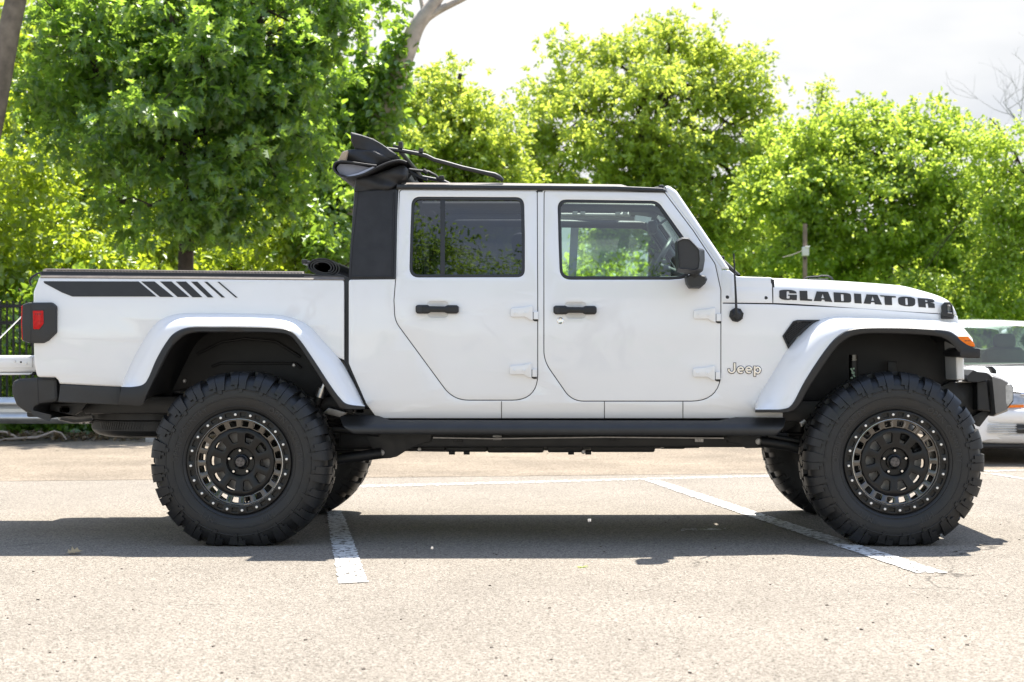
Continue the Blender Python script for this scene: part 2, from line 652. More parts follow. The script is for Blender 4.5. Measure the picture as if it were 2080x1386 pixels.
# cowl side screws
for px, py in ((1477, 604.5), (1555.5, 606)):
    mb = MB()
    p = WS(px, py)
    mb.lathe([(0.0, -0.004), (0.0065, -0.004), (0.008, -0.002), (0.011, -0.0015), (0.0115, 0.004)], p, 18)
    far_copy.append(mb.build('cowl_screw', M['black'], TR))

# ---------------- doors
def window_frame(name, outer, inner, parent, off):
    return panel(name, outer, M['plastic'], parent, holes=[inner], off=off, thick=0.03, bev=0.004, cuty=14)

def door(outline, win_outer, win_inner, glass_mat, handle, hinges, dividers=()):
    pocket = [(handle[0] + 24, handle[1] - 7, 10), (handle[0] + 66, handle[1] - 7, 10), (handle[0] + 68, handle[1] + 14), (handle[0] + 62, handle[1] + 26, 9), (handle[0] + 28, handle[1] + 26, 9), (handle[0] + 22, handle[1] + 14)]
    d = panel('door', outline, M['paint'], TR, holes=[win_outer, pocket], thick=0.035, bev=0.0035, cuty=14, seg=9)
    # rubber seal behind the door gap
    q = rounded(outline, 9)
    q = q if area2(q) > 0 else list(reversed(q))
    sl = MB()
    sl.loft([[WS(a[0], a[1], 0.020) for a in inset(q, k)] for k in (-5.0, 3.0)], True)
    sl.build('door_seal', M['black'], d)
    fr = window_frame('window_frame', win_outer, win_inner, d, 0.003)
    panel('window_glass', grow(win_inner, 2), glass_mat, d, off=0.012, thick=0.004, bev=0, cuty=400, back=False)
    for (x0, x1, y0, y1) in dividers:
        panel('window_divider', [(x0, y0), (x1, y0), (x1, y1), (x0, y1)], M['plastic'], d, off=0.006, thick=0.012, bev=0.003)
    # hand pocket behind the handle
    mb = MB()
    rows = []
    q = up(rounded(pocket))
    cx = sum(p[0] for p in q) / len(q)
    cy = sum(p[1] for p in q) / len(q)
    for k, dd in ((1.04, 0.003), (0.9, 0.006), (0.65, 0.011), (0.3, 0.013), (0.02, 0.0135)):
        rows.append([WS(cx + (p[0] - cx) * k, -(cy + (p[1] - cy) * k), dd) for p in q])
    mb.loft(rows, True)
    mb.build('handle_pocket', M['paint'], d)
    hx, hy = handle
    h = panel('door_handle', [(hx, hy + 3, 3), (hx + 4, hy, 3), (hx + 24, hy, 3), (hx + 29, hy + 2.6, 3), (hx + 60, hy + 3, 3), (hx + 65, hy + 0.5, 3), (hx + 84, hy + 0.5, 4), (hx + 88, hy + 4, 4), (hx + 88, hy + 14.5, 4), (hx + 84, hy + 18, 3),
                             (hx + 65, hy + 18, 3), (hx + 59, hy + 15.2, 3), (hx + 31, hy + 15, 3), (hx + 25, hy + 18, 3), (hx + 4, hy + 18, 3), (hx, hy + 14, 3)],
              M['black'], d, off=-0.03, thick=0.035, bev=0.011, cuty=400)
    panel('release_button', [(hx + 3, hy + 3, 3), (hx + 13, hy + 2.5, 1), (hx + 13, hy + 16, 1), (hx + 3, hy + 15, 3)], M['plastic'], d, off=-0.0325, thick=0.008, bev=0.003, cuty=400)
    for (x, y) in hinges:
        hg = panel('hinge', [(x - 2, y + 2, 5), (x + 26, y, 2), (x + 36, y - 2.5, 2), (x + 43, y - 3, 2), (x + 43, y + 27.5, 2), (x + 38, y + 26.5, 2), (x + 27, y + 20, 4), (x - 2, y + 20.5, 5)], M['paint'], d, off=-0.017, thick=0.019, bev=0.005, cuty=400)
        panel('hinge_knuckle', [(x + 44, y + 9.5, 1), (x + 54, y + 9, 1), (x + 54, y + 25, 1), (x + 44, y + 25, 1)], M['paint'], d, off=-0.015, thick=0.019, bev=0.004, cuty=400)
        panel('hinge_gap', [(x + 43, y + 10), (x + 45.5, y + 10), (x + 45.5, y + 24.5), (x + 53.5, y + 24.5), (x + 53.5, y + 29), (x + 47, y + 29), (x + 43, y + 27)], M['black'], d, off=-0.004, thick=0.006, bev=0, cuty=400)
        for bx in (8, 27.5):
            p = WS(x + bx, y + 12, -0.0175)
            mb = MB()
            mb.lathe([(0.0, 0.0005), (0.0022, 0.0003), (0.0024, -0.002), (0.0065, -0.002), (0.0085, -0.0012), (0.0095, 0.003)], p, 16)
            mb.build('hinge_bolt', M['paint'], d)
    return d

RW_O = [(836.5, 400, 18), (1064.5, 401, 18), (1066, 480), (1066, 563.5, 16), (831.5, 564, 20), (833.5, 480)]
RW_I = [(842, 406, 13), (1058, 407, 13), (1059.8, 480), (1059.8, 557.5, 11), (837.5, 558, 14), (839, 480)]
FW_O = [(1132.5, 405.5, 18), (1336, 408.5, 26), (1391, 485), (1412, 522, 10), (1398, 566, 34), (1360, 568.5), (1137.5, 568.5, 24), (1134.5, 490)]
FW_I = [(1138.5, 412, 13), (1333, 414.5, 22), (1384, 487), (1404, 523, 8), (1391, 561, 28), (1355, 561.5), (1142.5, 561.5, 18), (1140, 490)]
door_rear = door(REAR_DOOR, RW_O, RW_I, M['glass_tint'], (844, 619.5), [(1039.5, 624), (1037, 741)], [(894.5, 903.8, 405.5, 559)])
door_front = door(FRONT_DOOR, FW_O, FW_I, M['glass'], (1124, 621), [(1411, 628), (1409.5, 746)])
far_copy += [door_rear, door_front]
p = WS(1138.3, 651.7)
lk = MB().lathe([(0, -0.003), (0.008, -0.003), (0.0085, -0.005), (0.013, -0.006), (0.0175, -0.003), (0.018, 0.003)], p, 24)
lk.box(p + Vector((0.0, -0.004, 0)), (0.011, 0.003, 0.003))
lko = lk.build('door_lock', M['chrome'], door_front)
lko['near_only'] = True

# sill seams
for px in (1018, 1227, 1386.5):
    far_copy.append(panel('sill_seam', [(px, 815.5), (px + 1.4, 815.5), (px + 1.4, 850), (px, 850)], M['black'], TR, off=-0.0012, thick=0.004, bev=0, cuty=10))
# dark strip between cab and bed
slab('cab_gap_strip', [(699, 560), (712, 566), (712, 742), (742, 815), (752, 826), (741, 826), (699, 735)], 0.075, 0.11, M['black'], TR, bev=0.002)

# ---------------- rails over the doors
rail = MB()
rows = []
for px, yb, yt in ((806, 385, 375.5), (900, 385.6, 376), (1090, 386.5, 377.5), (1097, 386.6, 377.5), (1250, 388.2, 379), (1345, 390.5, 383), (1352, 391, 386)):
    b = WS(px, yb, -0.006)
    t = W(px, yt, b.y - 0.004)
    rows.append([b + Vector((0, 0.06, 0)), b, b + (t - b) * 0.45 + Vector((0, -0.006, 0)), t, t + Vector((0, 0.008, 0.004)), t + Vector((0, 0.06, 0.008)), t + Vector((0, 0.10, -0.03))])
rail.loft(rows)
far_copy.append(rail.build('roof_rail', M['plastic'], TR))
rail = MB()
rows = []
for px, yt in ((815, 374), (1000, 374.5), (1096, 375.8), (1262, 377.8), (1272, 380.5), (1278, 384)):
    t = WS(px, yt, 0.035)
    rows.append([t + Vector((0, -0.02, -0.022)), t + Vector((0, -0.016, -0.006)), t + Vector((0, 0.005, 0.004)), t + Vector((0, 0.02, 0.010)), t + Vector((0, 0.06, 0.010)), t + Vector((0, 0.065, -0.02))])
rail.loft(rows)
far_copy.append(rail.build('top_channel', M['sun_tan'], TR))
# black seal between the door tops and the rail, and the pillar clip
far_copy.append(panel('rail_joint', [(1090, 377), (1103, 377), (1103, 392), (1090, 392)], M['black'], TR, off=0.0, thick=0.03, bev=0.002))
# windscreen: header, glass, wiper
hd = [WS(px, py, 0.02) for px, py in ((1347, 379), (1354, 377), (1364, 381))]
mb = MB()
rows = [[h, Vector((h.x, 2 * MIDY - h.y, h.z))] for h in hd] + [[h + Vector((-0.04, 0, -0.07)), Vector((h.x - 0.04, 2 * MIDY - h.y, h.z - 0.07))] for h in reversed(hd[:2])]
mb.loft([[r[0], r[0] * 0.5 + r[1] * 0.5 + Vector((0.03, 0, 0.006)), r[1]] for r in rows])
mb.build('windscreen_header', M['paint'], TR)
a, b = WS(1357, 386, 0.05), WS(1474, 546, 0.05)
mb = MB()
rows = []
for k in range(9):
    t = k / 8
    bow = 0.05 * math.sin(math.pi * t)
    rows.append([Vector((a.x + bow, a.y + (2 * MIDY - 2 * a.y) * t, a.z)), Vector((b.x + bow, b.y + (2 * MIDY - 2 * b.y) * t, b.z))])
mb.loft(rows)
mb.build('windscreen', M['glass_wind'], TR)
mb = MB()
mb.tube([W(1462, 522, 0.45), W(1470, 530, 0.42), W(1484, 543, 0.36), W(1502, 560, 0.32)], 0.008, 8)
mb.tube([W(1468, 527, 0.40), W(1480, 545, 0.4), W(1500, 563, 0.42)], 0.006, 8)
mb.tube([W(1466, 524, 0.55), W(1462, 521, 0.45), W(1456, 519, 1.0)], 0.006, 8)
mb.box(W(1466, 526, 0.43), (0.03, 0.03, 0.03), bev=0.006)
mb.build('windscreen_wiper', M['black'], TR)
for (px, py) in ((1334, 384), (1343, 380.5)):
    mb = MB()
    mb.box(WS(px, py, 0.05), (0.028, 0.04, 0.022), bev=0.006)
    far_copy.append(mb.build('header_latch', M['plastic'], TR))

# ---------------- hood and cowl top
def hood_section(x, zseam, ztop):
    y0 = S(x, zseam) + 0.004
    h = ztop - zseam
    pts = [(y0, zseam), (y0 - 0.002, zseam + 0.25 * h), (y0 + 0.002, zseam + 0.5 * h), (y0 + 0.014, zseam + 0.70 * h), (y0 + 0.038, zseam + 0.86 * h), (y0 + 0.078, zseam + 0.955 * h), (y0 + 0.13, zseam + 0.99 * h), (y0 + 0.22, ztop), (MIDY, ztop + 0.004)]
    full = pts + [(2 * MIDY - y, z) for y, z in reversed(pts[:-1])]
    return [Vector((x, y, z)) for y, z in full]
HP = [(1571, 616.5, 565), (1600, 617.6, 565.7), (1650, 620.5, 568), (1700, 624, 570), (1750, 627.5, 573), (1800, 631, 576.5), (1830, 633, 579), (1850, 634.3, 582), (1880, 636, 590), (1905, 637.6, 597.5), (1922, 638.8, 604), (1932, 639.6, 610), (1938, 640.2, 618), (1942, 640.6, 630), (1943.5, 640.8, 639)]
def hood_row(px, ys, yt):
    p = WS(px, ys)
    D = D0 + p.y + 0.16
    zt = CAMH + (HY - yt) * D / F
    return hood_section(p.x, p.z + 0.002, max(zt, p.z + 0.004))
rows = [hood_row(*h) for h in HP]
rows = catmull(rows, 3)
mb = MB().loft(rows)
hood = mb.build('hood', M['paint'], TR, angle=60)
HOODZ = [(r[0].x, r[0].z, r[8].z) for r in rows]
def hood_pt(px, py, off=0.0):
    """point on the hood's side seen at a pixel"""
    Y = 0.1
    for _ in range(12):
        p = W(px, py, Y)
        zs = float(np.interp(p.x, [h[0] for h in HOODZ], [h[1] for h in HOODZ]))
        zt = float(np.interp(p.x, [h[0] for h in HOODZ], [h[2] for h in HOODZ]))
        f = (p.z - zs) / max(zt - zs, 1e-4)
        dy = float(np.interp(f, [0, 0.25, 0.5, 0.7, 0.86, 0.955, 0.99, 1.0], [0, -0.002, 0.002, 0.014, 0.038, 0.078, 0.13, 0.22]))
        Y = S(p.x, zs) + 0.004 + dy + off
    return W(px, py, Y)
# cowl top between windscreen and hood
rows = [hood_row(px, 613, yt) for px, yt in ((1484, 562), (1500, 562.5), (1530, 563.2), (1566, 564))]
MB().loft(rows).build('cowl_top', M['paint'], TR, angle=60)
slab('hood_gap', [(1566, 567), (1573, 568), (1573, 617), (1566, 617)], 0.085, 0.5, M['black'], TR, bev=0.001)
mb = MB()
mb.loft([[W(px, py, Y) for Y in (0.25, 0.3, 1.4)] for px, py in ((1492, 561), (1497, 559.8), (1546, 560.5), (1550, 563))])
mb.build('cowl_grille', M['plastic'], TR)
mb = MB()
mb.loft([[W(px, py, Y) for Y in (0.28, 0.32, 0.36)] for px, py in ((1548, 562), (1555, 558.5), (1561, 561), (1570, 565))])
mb.build('washer_nozzle', M['paint'], TR)
# footman loop on the hood
mb = MB()
mb.tube([W(1634, 568, 0.55), W(1640, 563.5, 0.55), W(1664, 562, 0.55), W(1668, 560.5, 0.55), W(1682, 560.8, 0.55), W(1689, 564.5, 0.55), W(1691, 569, 0.55)], 0.006, 8)
mb.box(W(1662, 567.5, 0.56), (0.11, 0.05, 0.006), bev=0.002)
mb.build('hood_loop', M['plastic'], TR)
# raised hood bump stop
# grille end
slab('grille_end', [(1940, 640, 3), (1946, 642, 3), (1949, 668), (1957, 690), (1960, 772, 2), (1943, 772, 2), (1940, 700)], 0.23, 1.51, M['paint'], TR, bev=0.01)

# hood latch (black strap hook)
lat = panel('hood_latch', [(1911, 622, 5), (1919, 613, 6), (1930, 613, 6), (1935, 622, 5), (1937, 636), (1936, 646, 3), (1928, 645), (1913, 642, 3)], M['black'], TR,
            holes=[[(1924, 619, 3), (1930, 619, 3), (1932.5, 633, 2), (1925, 633, 2)]], off=-0.03, thick=0.035, bev=0.008, cuty=400)
panel('latch_base', [(1910.5, 633, 4), (1921, 634, 3), (1938.5, 640, 2), (1937, 648.5, 3), (1910.5, 648, 3)], M['black'], lat, off=-0.02, thick=0.04, bev=0.007, cuty=400)
panel('latch_bolt', [(1925, 633.5, 1), (1934, 635, 1), (1934, 638, 1), (1925, 637, 1)], M['steel'], lat, off=-0.034, thick=0.01, bev=0.002, cuty=400)
far_copy.append(lat)

# ---------------- lettering on the hood side
def zpoly(pts, ox, oy, k):
    return [(ox + a / k, oy + b / k) for a, b in pts]
Z1, Z2 = (1570, 570, 10.4), (1750, 570, 9.905)
GLYPHS = [
    (zpoly([(135, 225), (142, 213), (170, 203), (220, 197), (300, 195), (370, 199), (430, 209), (475, 226), (498, 250), (500, 275), (345, 272), (345, 240), (335, 230), (300, 228), (290, 240), (290, 370), (300, 382), (345, 382), (355, 370), (355, 325), (320, 322), (320, 300), (510, 303), (505, 415), (410, 415), (395, 405), (360, 412), (310, 415), (250, 411), (190, 398), (150, 378), (135, 350)], *Z1), []),
    (zpoly([(562, 218), (725, 218), (735, 392), (830, 400), (825, 435), (572, 422)], *Z1), []),
    (zpoly([(925, 230), (1165, 240), (1255, 455), (1100, 445), (1085, 408), (1040, 402), (1020, 440), (862, 435)], *Z1), [zpoly([(1050, 280), (1025, 372), (1085, 375)], *Z1)]),
    (zpoly([(1280, 250), (1540, 262), (1620, 278), (1646, 300), (1655, 360), (1655, 440), (1640, 458), (1600, 468), (1295, 458)], *Z1), [zpoly([(1435, 290), (1480, 292), (1495, 305), (1500, 425), (1490, 437), (1445, 437)], *Z1)]),
    (zpoly([(1712, 275), (1862, 283), (1877, 488), (1725, 480)], *Z1), []),
    (zpoly([(100, 278), (320, 288), (415, 488), (270, 480), (255, 440), (200, 438), (180, 475), (42, 465)], *Z2), [zpoly([(222, 320), (197, 408), (258, 410)], *Z2)]),
    (zpoly([(365, 295), (690, 318), (693, 345), (610, 342), (617, 498), (470, 492), (458, 325), (385, 322)], *Z2), []),
    (zpoly([(735, 365), (750, 343), (800, 328), (850, 324), (900, 325), (1000, 335), (1060, 355), (1080, 385), (1083, 460), (1070, 495), (1030, 518), (960, 524), (860, 515), (790, 498), (750, 475), (740, 440)], *Z2), [zpoly([(880, 362), (905, 352), (925, 365), (935, 480), (925, 495), (895, 493), (885, 480)], *Z2)]),
    (zpoly([(1128, 352), (1330, 362), (1430, 378), (1465, 400), (1468, 425), (1440, 440), (1380, 445), (1440, 455), (1470, 475), (1477, 555), (1345, 550), (1335, 465), (1315, 462), (1290, 462), (1297, 545), (1150, 535)], *Z2), [zpoly([(1278, 392), (1310, 394), (1328, 405), (1326, 428), (1310, 432), (1283, 430)], *Z2)]),
]
for pts, holes in GLYPHS:
    g = plate('hood_letter', up(pts), M['decal'], hood, lambda u, v, d: hood_pt(u, -v, -0.003 + d), 378.0, [up(h) for h in holes], 0.0022, 0.0, False, None, 3.0)

# ---------------- badge on the fender
def ribbon(path, w):
    """outline quads along a 2-D path, as one strip"""
    L, R = [], []
    for i, p in enumerate(path):
        a = Vector(path[max(i - 1, 0)])
        b = Vector(path[min(i + 1, len(path) - 1)])
        t = (b - a).normalized()
        n = Vector((-t.y, t.x))
        L.append(Vector(p) + n * w / 2)
        R.append(Vector(p) - n * w / 2)
    return L, R
def arc(cx, cy, rx, ry, a0, a1, n=18):
    return [(cx + rx * math.cos(math.radians(a0 + (a1 - a0) * k / n)), cy + ry * math.sin(math.radians(a0 + (a1 - a0) * k / n))) for k in range(n + 1)]
BADGE = [
    [[(612, 335), (612, 480), (612, 590)] + arc(500, 590, 112, 108, 0, 180, 16)[1:] + [(388, 560)]],
    [[(745, 600), (850, 597), (945, 595)] + arc(842, 597, 103, 108, 0, -180, 18)[1:] + arc(842, 597, 103, 108, 180, 45, 14)[1:]],
    [[(1058, 600), (1160, 597), (1258, 595)] + arc(1155, 597, 103, 108, 0, -180, 18)[1:] + arc(1155, 597, 103, 108, 180, 45, 14)[1:]],
    [[(1380, 460), (1380, 640), (1380, 845)], arc(1495, 605, 96, 112, 200, 520, 30)],
]
for strokes in BADGE:
    for wdt, mat, o0, nm, par in ((112, M['black'], -0.003, 'badge_letter', None), (70, M['chrome'], -0.0055, 'letter_face', 'x')):
        mb = MB()
        for st in strokes:
            path = [(1460 + x / 18.9, 720 + y / 18.9) for x, y in st]
            ww = wdt / 18.9
            if wdt > 80:      # dark edge reaches a little past the stroke's ends
                t0 = (Vector(path[0]) - Vector(path[1])).normalized() * 1.0
                t1 = (Vector(path[-1]) - Vector(path[-2])).normalized() * 1.0
                path = [tuple(Vector(path[0]) + t0)] + path[1:-1] + [tuple(Vector(path[-1]) + t1)]
            L, R = ribbon(path, ww)
            q = 0.78
            mb.loft([[WS(l.x, l.y, 0.001), WS(l.x, l.y, o0 + 0.001), WS(*(l * (0.5 + q / 2) + r * (0.5 - q / 2)), o0), WS(*(r * (0.5 + q / 2) + l * (0.5 - q / 2)), o0), WS(r.x, r.y, o0 + 0.001), WS(r.x, r.y, 0.001)] for l, r in zip(L, R)])
        if par is None:
            base_letter = mb.build(nm, mat, TR, fix=True)
        else:
            mb.build(nm, mat, base_letter, fix=True)

# ---------------- fender vent
vent = panel('fender_vent', [(1589, 683, 3), (1611, 652.5, 5), (1620, 650, 3), (1667, 650), (1645, 663.6, 5), (1619, 686), (1601, 709)], M['black'], TR,
             holes=[[(1593.5, 683, 2), (1613.5, 656, 4), (1621, 654, 2), (1650, 654), (1638, 661, 4), (1615, 684), (1601, 701)]], off=-0.010, thick=0.02, bev=0.004, cuty=400)
panel('vent_mesh', [(1592, 683), (1612, 655), (1652, 653), (1639, 662), (1616, 685), (1601, 703)], M['void'], vent, off=-0.003, thick=0.002, bev=0, cuty=400)
mb = MB()
for k in range(-6, 14):
    for sgn in (1, -1):
        pts = []
        for j in range(30):
            px = 1590 + j * 2.2
            py = 655 + k * 4 + sgn * 0.62 * (px - 1605)
            if 655 < py < 700 and px < 1651 - (py - 654) * 1.06 and px > 1594 + max(0, (683 - py)) * 0.72 and px > 1594 + max(0, (py - 683)) * 0.5:
                pts.append((px, py))
        if len(pts) > 2:
            mb.tube([WS(*pts[0], -0.0055), WS(*pts[-1], -0.0055)], 0.0018, 5)
mb.build('vent_grid', M['plastic'], vent)
far_copy.append(vent)

# ---------------- flares
def flare(name, stations, yA, zig, lipname):
    rows, lips = [], []
    for (a, c, d) in stations:
        A = WS(*a, -0.001)
        yc = zig
        b1 = (a[0] * 0.72 + c[0] * 0.28, a[1] * 0.72 + c[1] * 0.28)
        b2 = (a[0] * 0.45 + c[0] * 0.55, a[1] * 0.45 + c[1] * 0.55)
        b3 = (a[0] * 0.16 + c[0] * 0.84, a[1] * 0.16 + c[1] * 0.84)
        yb = A.y
        B1 = W(*b1, yb + (yc - yb) * 0.50)
        B2 = W(*b2, yb + (yc - yb) * 0.80)
        B3 = W(*b3, yc + 0.006)
        Cc = W(*c, yc)
        rows.append([WS(*a, 0.02), A, B1, B2, B3, Cc, W(*c, yc + 0.03)])
        m1 = (c[0] * 0.85 + d[0] * 0.15, c[1] * 0.85 + d[1] * 0.15)
        m2 = (c[0] * 0.2 + d[0] * 0.8, c[1] * 0.2 + d[1] * 0.8)
        lips.append([W(*c, yc + 0.02), W(*c, yc - 0.003), W(*m1, yc - 0.010), W(*m2, yc - 0.010), W(*d, yc - 0.002), W(*d, yc + 0.05), W(*d, yc + 0.26)])
    o = MB().loft(catmull(rows, 6)).build(name, M['paint'], TR, angle=50)
    l = MB().loft(catmull(lips, 6)).build(lipname, M['black'], o, angle=50)
    return o
RF = [((245, 785), (247, 786), (239, 822)), ((252, 769), (270, 786), (262, 823)), ((262, 747), (291, 781), (288, 823)), ((274, 722), (302, 766), (300, 803)), ((290, 694), (317, 731), (322, 757)), ((308, 667), (336, 698), (344, 714)),
      ((330, 648), (355, 676), (364, 690)), ((364, 637.5), (387, 664), (392, 677)), ((430, 636), (440, 663), (445, 676)), ((490, 637), (490, 663), (490, 676)), ((555, 639), (555, 665), (552, 677)), ((595, 646), (588, 671), (586, 682)),
      ((629, 663), (608, 689), (606, 703)), ((655, 691), (636, 729), (632, 742)), ((693, 734), (670, 781), (668, 798)), ((717, 776), (690, 808), (684, 821)), ((730, 802), (706, 821), (696, 832)), ((741, 824), (741, 825.5), (741, 832))]
FF = [((1533, 829), (1534, 832), (1534, 838)), ((1536, 816), (1560, 832), (1570, 838)), ((1552, 787), (1590, 831), (1604, 838)), ((1578, 745), (1609, 821), (1623, 824)), ((1601, 707), (1634, 775), (1645, 786)), ((1628, 678), (1664, 728), (1672, 745)),
      ((1650, 657), (1689, 695), (1697, 709)), ((1672, 647.5), (1711, 676), (1716, 692)), ((1697, 643), (1733, 668), (1737, 682)), ((1752, 644.5), (1766, 665), (1770, 678)), ((1834, 647), (1834, 665), (1834, 679)), ((1903, 650), (1889, 668), (1889, 682)),
      ((1938, 654), (1925, 672), (1916, 687)), ((1952, 661), (1943, 682), (1932, 697)), ((1966, 676), (1960, 694), (1944, 711)), ((1975, 686), (1978, 704), (1956, 724))]
rear_flare = flare('rear_fender_flare', RF, 0.05, -0.068, 'flare_lip')
front_flare = flare('front_fender_flare', FF, 0.05, -0.068, 'flare_lip')
slab('flare_tip', [(1950, 712, 4), (1962, 706), (1984, 707, 3), (1992, 709, 3), (1992, 728, 3), (1950, 724.5, 3)], -0.079, 0.28, M['black'], front_flare, bev=0.007)
tl = slab('turn_lamp', [(1944.5, 683.5, 3), (1967, 683.5, 4), (1979, 697, 3), (1982, 705, 3), (1962, 703.5, 5), (1950, 695, 4)], -0.077, 0.10, M['amber'], front_flare, bev=0.006)
mb = MB()
for dx in (0, 3, 6, 9):
    mb.box(W(1961 + dx, 692.5, -0.0785), (0.0045, 0.001, 0.0045))
mb.build('lens_mark', M['black'], front_flare)
far_copy += [rear_flare, front_flare]
from mathutils import noise as mnoise

# ---------------- cargo bed
bed = panel('bed_side', [(80, 562.5, 7), (699.5, 567.5, 8), (699.5, 732), (690, 728), (655, 712), (600, 664), (560, 652), (400, 650), (350, 660), (310, 698), (262, 780), (245, 786.5), (121.5, 780, 3), (119, 773, 5), (113, 767, 5), (76, 766.5, 8), (70, 740), (67.5, 640), (69, 592, 10), (76, 575)],
            M['paint'], TR, thick=0.05, bev=0.010, cuty=14, cutx=None)
far_copy.append(bed)
stripe = [[(88, 571.5, 1), (281.5, 572), (318, 602.7), (147, 602.7, 8), (126, 594.5, 6), (90, 575.5)],
          [(286.8, 572), (313.8, 572), (352.8, 603.4), (324.8, 603.4)], [(325, 572), (348, 572), (384.5, 603.6), (360.6, 603.6)], [(357, 572.2), (377.8, 572.2), (411.3, 604), (391, 604)],
          [(388, 572.4), (400.8, 572.4), (433.6, 604.3), (422, 604.3)], [(414.7, 572.6), (421.3, 572.6), (457, 604.5), (450.3, 604.5)], [(441.5, 572.8), (445.4, 572.8), (482.8, 604.7), (478.4, 604.7)]]
for q in stripe:
    panel('side_stripe', q, M['decal'], bed, off=-0.0025, thick=0.002, bev=0, cuty=8)
# bed rail caps
mb = MB()
rows = []
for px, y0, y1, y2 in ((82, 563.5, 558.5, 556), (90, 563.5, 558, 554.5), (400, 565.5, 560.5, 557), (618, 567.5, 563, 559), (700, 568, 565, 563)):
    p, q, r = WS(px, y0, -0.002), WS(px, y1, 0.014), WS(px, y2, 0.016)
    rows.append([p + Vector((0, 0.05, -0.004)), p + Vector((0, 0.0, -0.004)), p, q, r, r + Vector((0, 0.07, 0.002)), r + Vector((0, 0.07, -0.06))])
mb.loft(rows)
far_copy.append(mb.build('bed_rail_cap', M['sun_tan'], TR))
far_copy.append(panel('rail_gap', [(84, 551.5), (617, 557), (617, 563.5), (84, 558.8)], M['black'], TR, off=0.0125, thick=0.02, bev=0, cuty=100))
mb = MB()
rows = []
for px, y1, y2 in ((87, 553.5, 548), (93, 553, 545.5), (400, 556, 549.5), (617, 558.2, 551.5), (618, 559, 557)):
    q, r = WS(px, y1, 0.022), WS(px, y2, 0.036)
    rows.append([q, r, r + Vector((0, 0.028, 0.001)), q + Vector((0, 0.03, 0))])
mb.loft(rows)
side_track = mb.build('cover_track', M['sun_tan'], TR)
far_copy.append(side_track)
mb = MB()
for k in range(178):
    px = 96 + k * 2.92
    py = 545.6 + (px - 93) / 524 * 6 + 2.8
    mb.box(WS(px, py + 0.8, 0.0285), (0.0042, 0.006, 0.0075))
mb.build('track_teeth', M['black'], side_track)
# bed floor, front wall, inner sides
Zf = 0.86
mb = MB()
mb.box(((WS(74, 700).x + WS(700, 700).x) / 2, MIDY, Zf), (WS(700, 700).x - WS(76, 700).x - 0.02, 0.62, 0.04), bev=0.005)
for yy in (0.17, 2 * MIDY - 0.17):
    mb.box(((WS(80, 700).x + WS(696, 700).x) / 2, yy, 1.29), (WS(696, 700).x - WS(84, 700).x, 0.02, 0.24))
    mb.box(((WS(80, 700).x + WS(696, 700).x) / 2, (yy + (0.57 if yy < 1 else 2 * MIDY - 0.57)) / 2, 1.18), (WS(696, 700).x - WS(84, 700).x, 0.42, 0.03))
    mb.box(((WS(80, 700).x + WS(696, 700).x) / 2, 0.57 if yy < 1 else 2 * MIDY - 0.57, 1.02), (WS(696, 700).x - WS(84, 700).x, 0.02, 0.33))
mb.box((WS(694, 700).x, MIDY, 1.13), (0.03, 1.40, 0.56))
mb.build('bed_tub', M['paint'], TR)
# rolled bed cover at the front of the bed
def spiral_roll():
    mb = MB()
    cx, cy = 656, 543
    rows_v = []
    def sp(n=110, turns=3.2):
        out = []
        for k in range(n):
            t = k / (n - 1)
            a = -0.4 + t * turns * 2 * math.pi
            r = 1.0 - 0.52 * t
            # an oval that leans back
            x = r * 33.5 * math.cos(a)
            y = r * 19 * math.sin(a) * (1 + 0.12 * math.cos(a + 0.6))
            out.append((cx + x, cy + y + x * 0.10))
        return out
    inner = sp()
    L, R = ribbon(inner, 2.3)
    for (l, r) in zip(L, R):
        rows_v.append([W(l.x, l.y, 0.135), W(r.x, r.y, 0.135)])
    n = len(rows_v)
    Yb = 1.58
    def back(v):
        return Vector((v.x, Yb, v.z))
    mb.loft(rows_v)
    mb.loft([[a, back(a)] for a, b in rows_v])
    mb.loft([[b, back(b)] for a, b in rows_v])
    return mb
roll = spiral_roll().build('bed_cover_roll', M['plastic'], TR, angle=30)
mb = MB()
for (x0, x1, y0, y1) in ((640, 650, 537, 546), (650, 660, 541, 546), (660, 672, 537, 547)):
    mb.box(W((x0 + x1) / 2, (y0 + y1) / 2, 0.6), ((x1 - x0) / 365, 0.9, (y1 - y0) / 365), bev=0.003)
mb.build('roll_core', M['plastic'], roll)
slab('roll_bracket', [(612, 556, 2), (700, 560, 3), (712, 572, 2), (704, 574, 2), (690, 563), (612, 562)], 0.09, 0.16, M['black'], TR, bev=0.003)
# latch hook at the tail end of the rail
mb = MB().tube([WS(63, 580, 0.05), WS(60, 572, 0.04), WS(64, 564, 0.03), WS(76, 556, 0.03), WS(86, 554, 0.03)], 0.006, 8)
mb.build('tail_seal', M['black'], TR)

# ---------------- tail lamp
tlb = slab('tail_lamp', [(44, 619, 5), (57, 614.5, 3), (104, 614.5, 8), (113, 622, 7), (113.4, 676, 7), (96, 692.5, 5), (86, 697.5, 6), (58, 697.3, 4), (44.5, 693, 5), (43, 655)], 0.022, 0.24, M['plastic'], TR, bev=0.012)
slab('side_lens', [(66, 631, 2), (88, 631, 2), (89, 657, 2), (79.5, 669.5, 2), (67, 669, 2)], 0.0195, 0.06, M['red'], tlb, bev=0.003)
slab('lens_frame', [(64, 629, 2), (90, 629, 2), (91, 658, 2), (80.5, 671.5, 2), (65, 671, 2)], 0.0208, 0.06, M['black'], tlb, bev=0.003)
slab('rear_lens', [(42.5, 622, 4), (48.5, 618, 3), (48.5, 694.5, 2), (43.5, 690, 4), (41.8, 656)], 0.026, 0.22, M['red'], tlb, bev=0.006)
mb = MB()
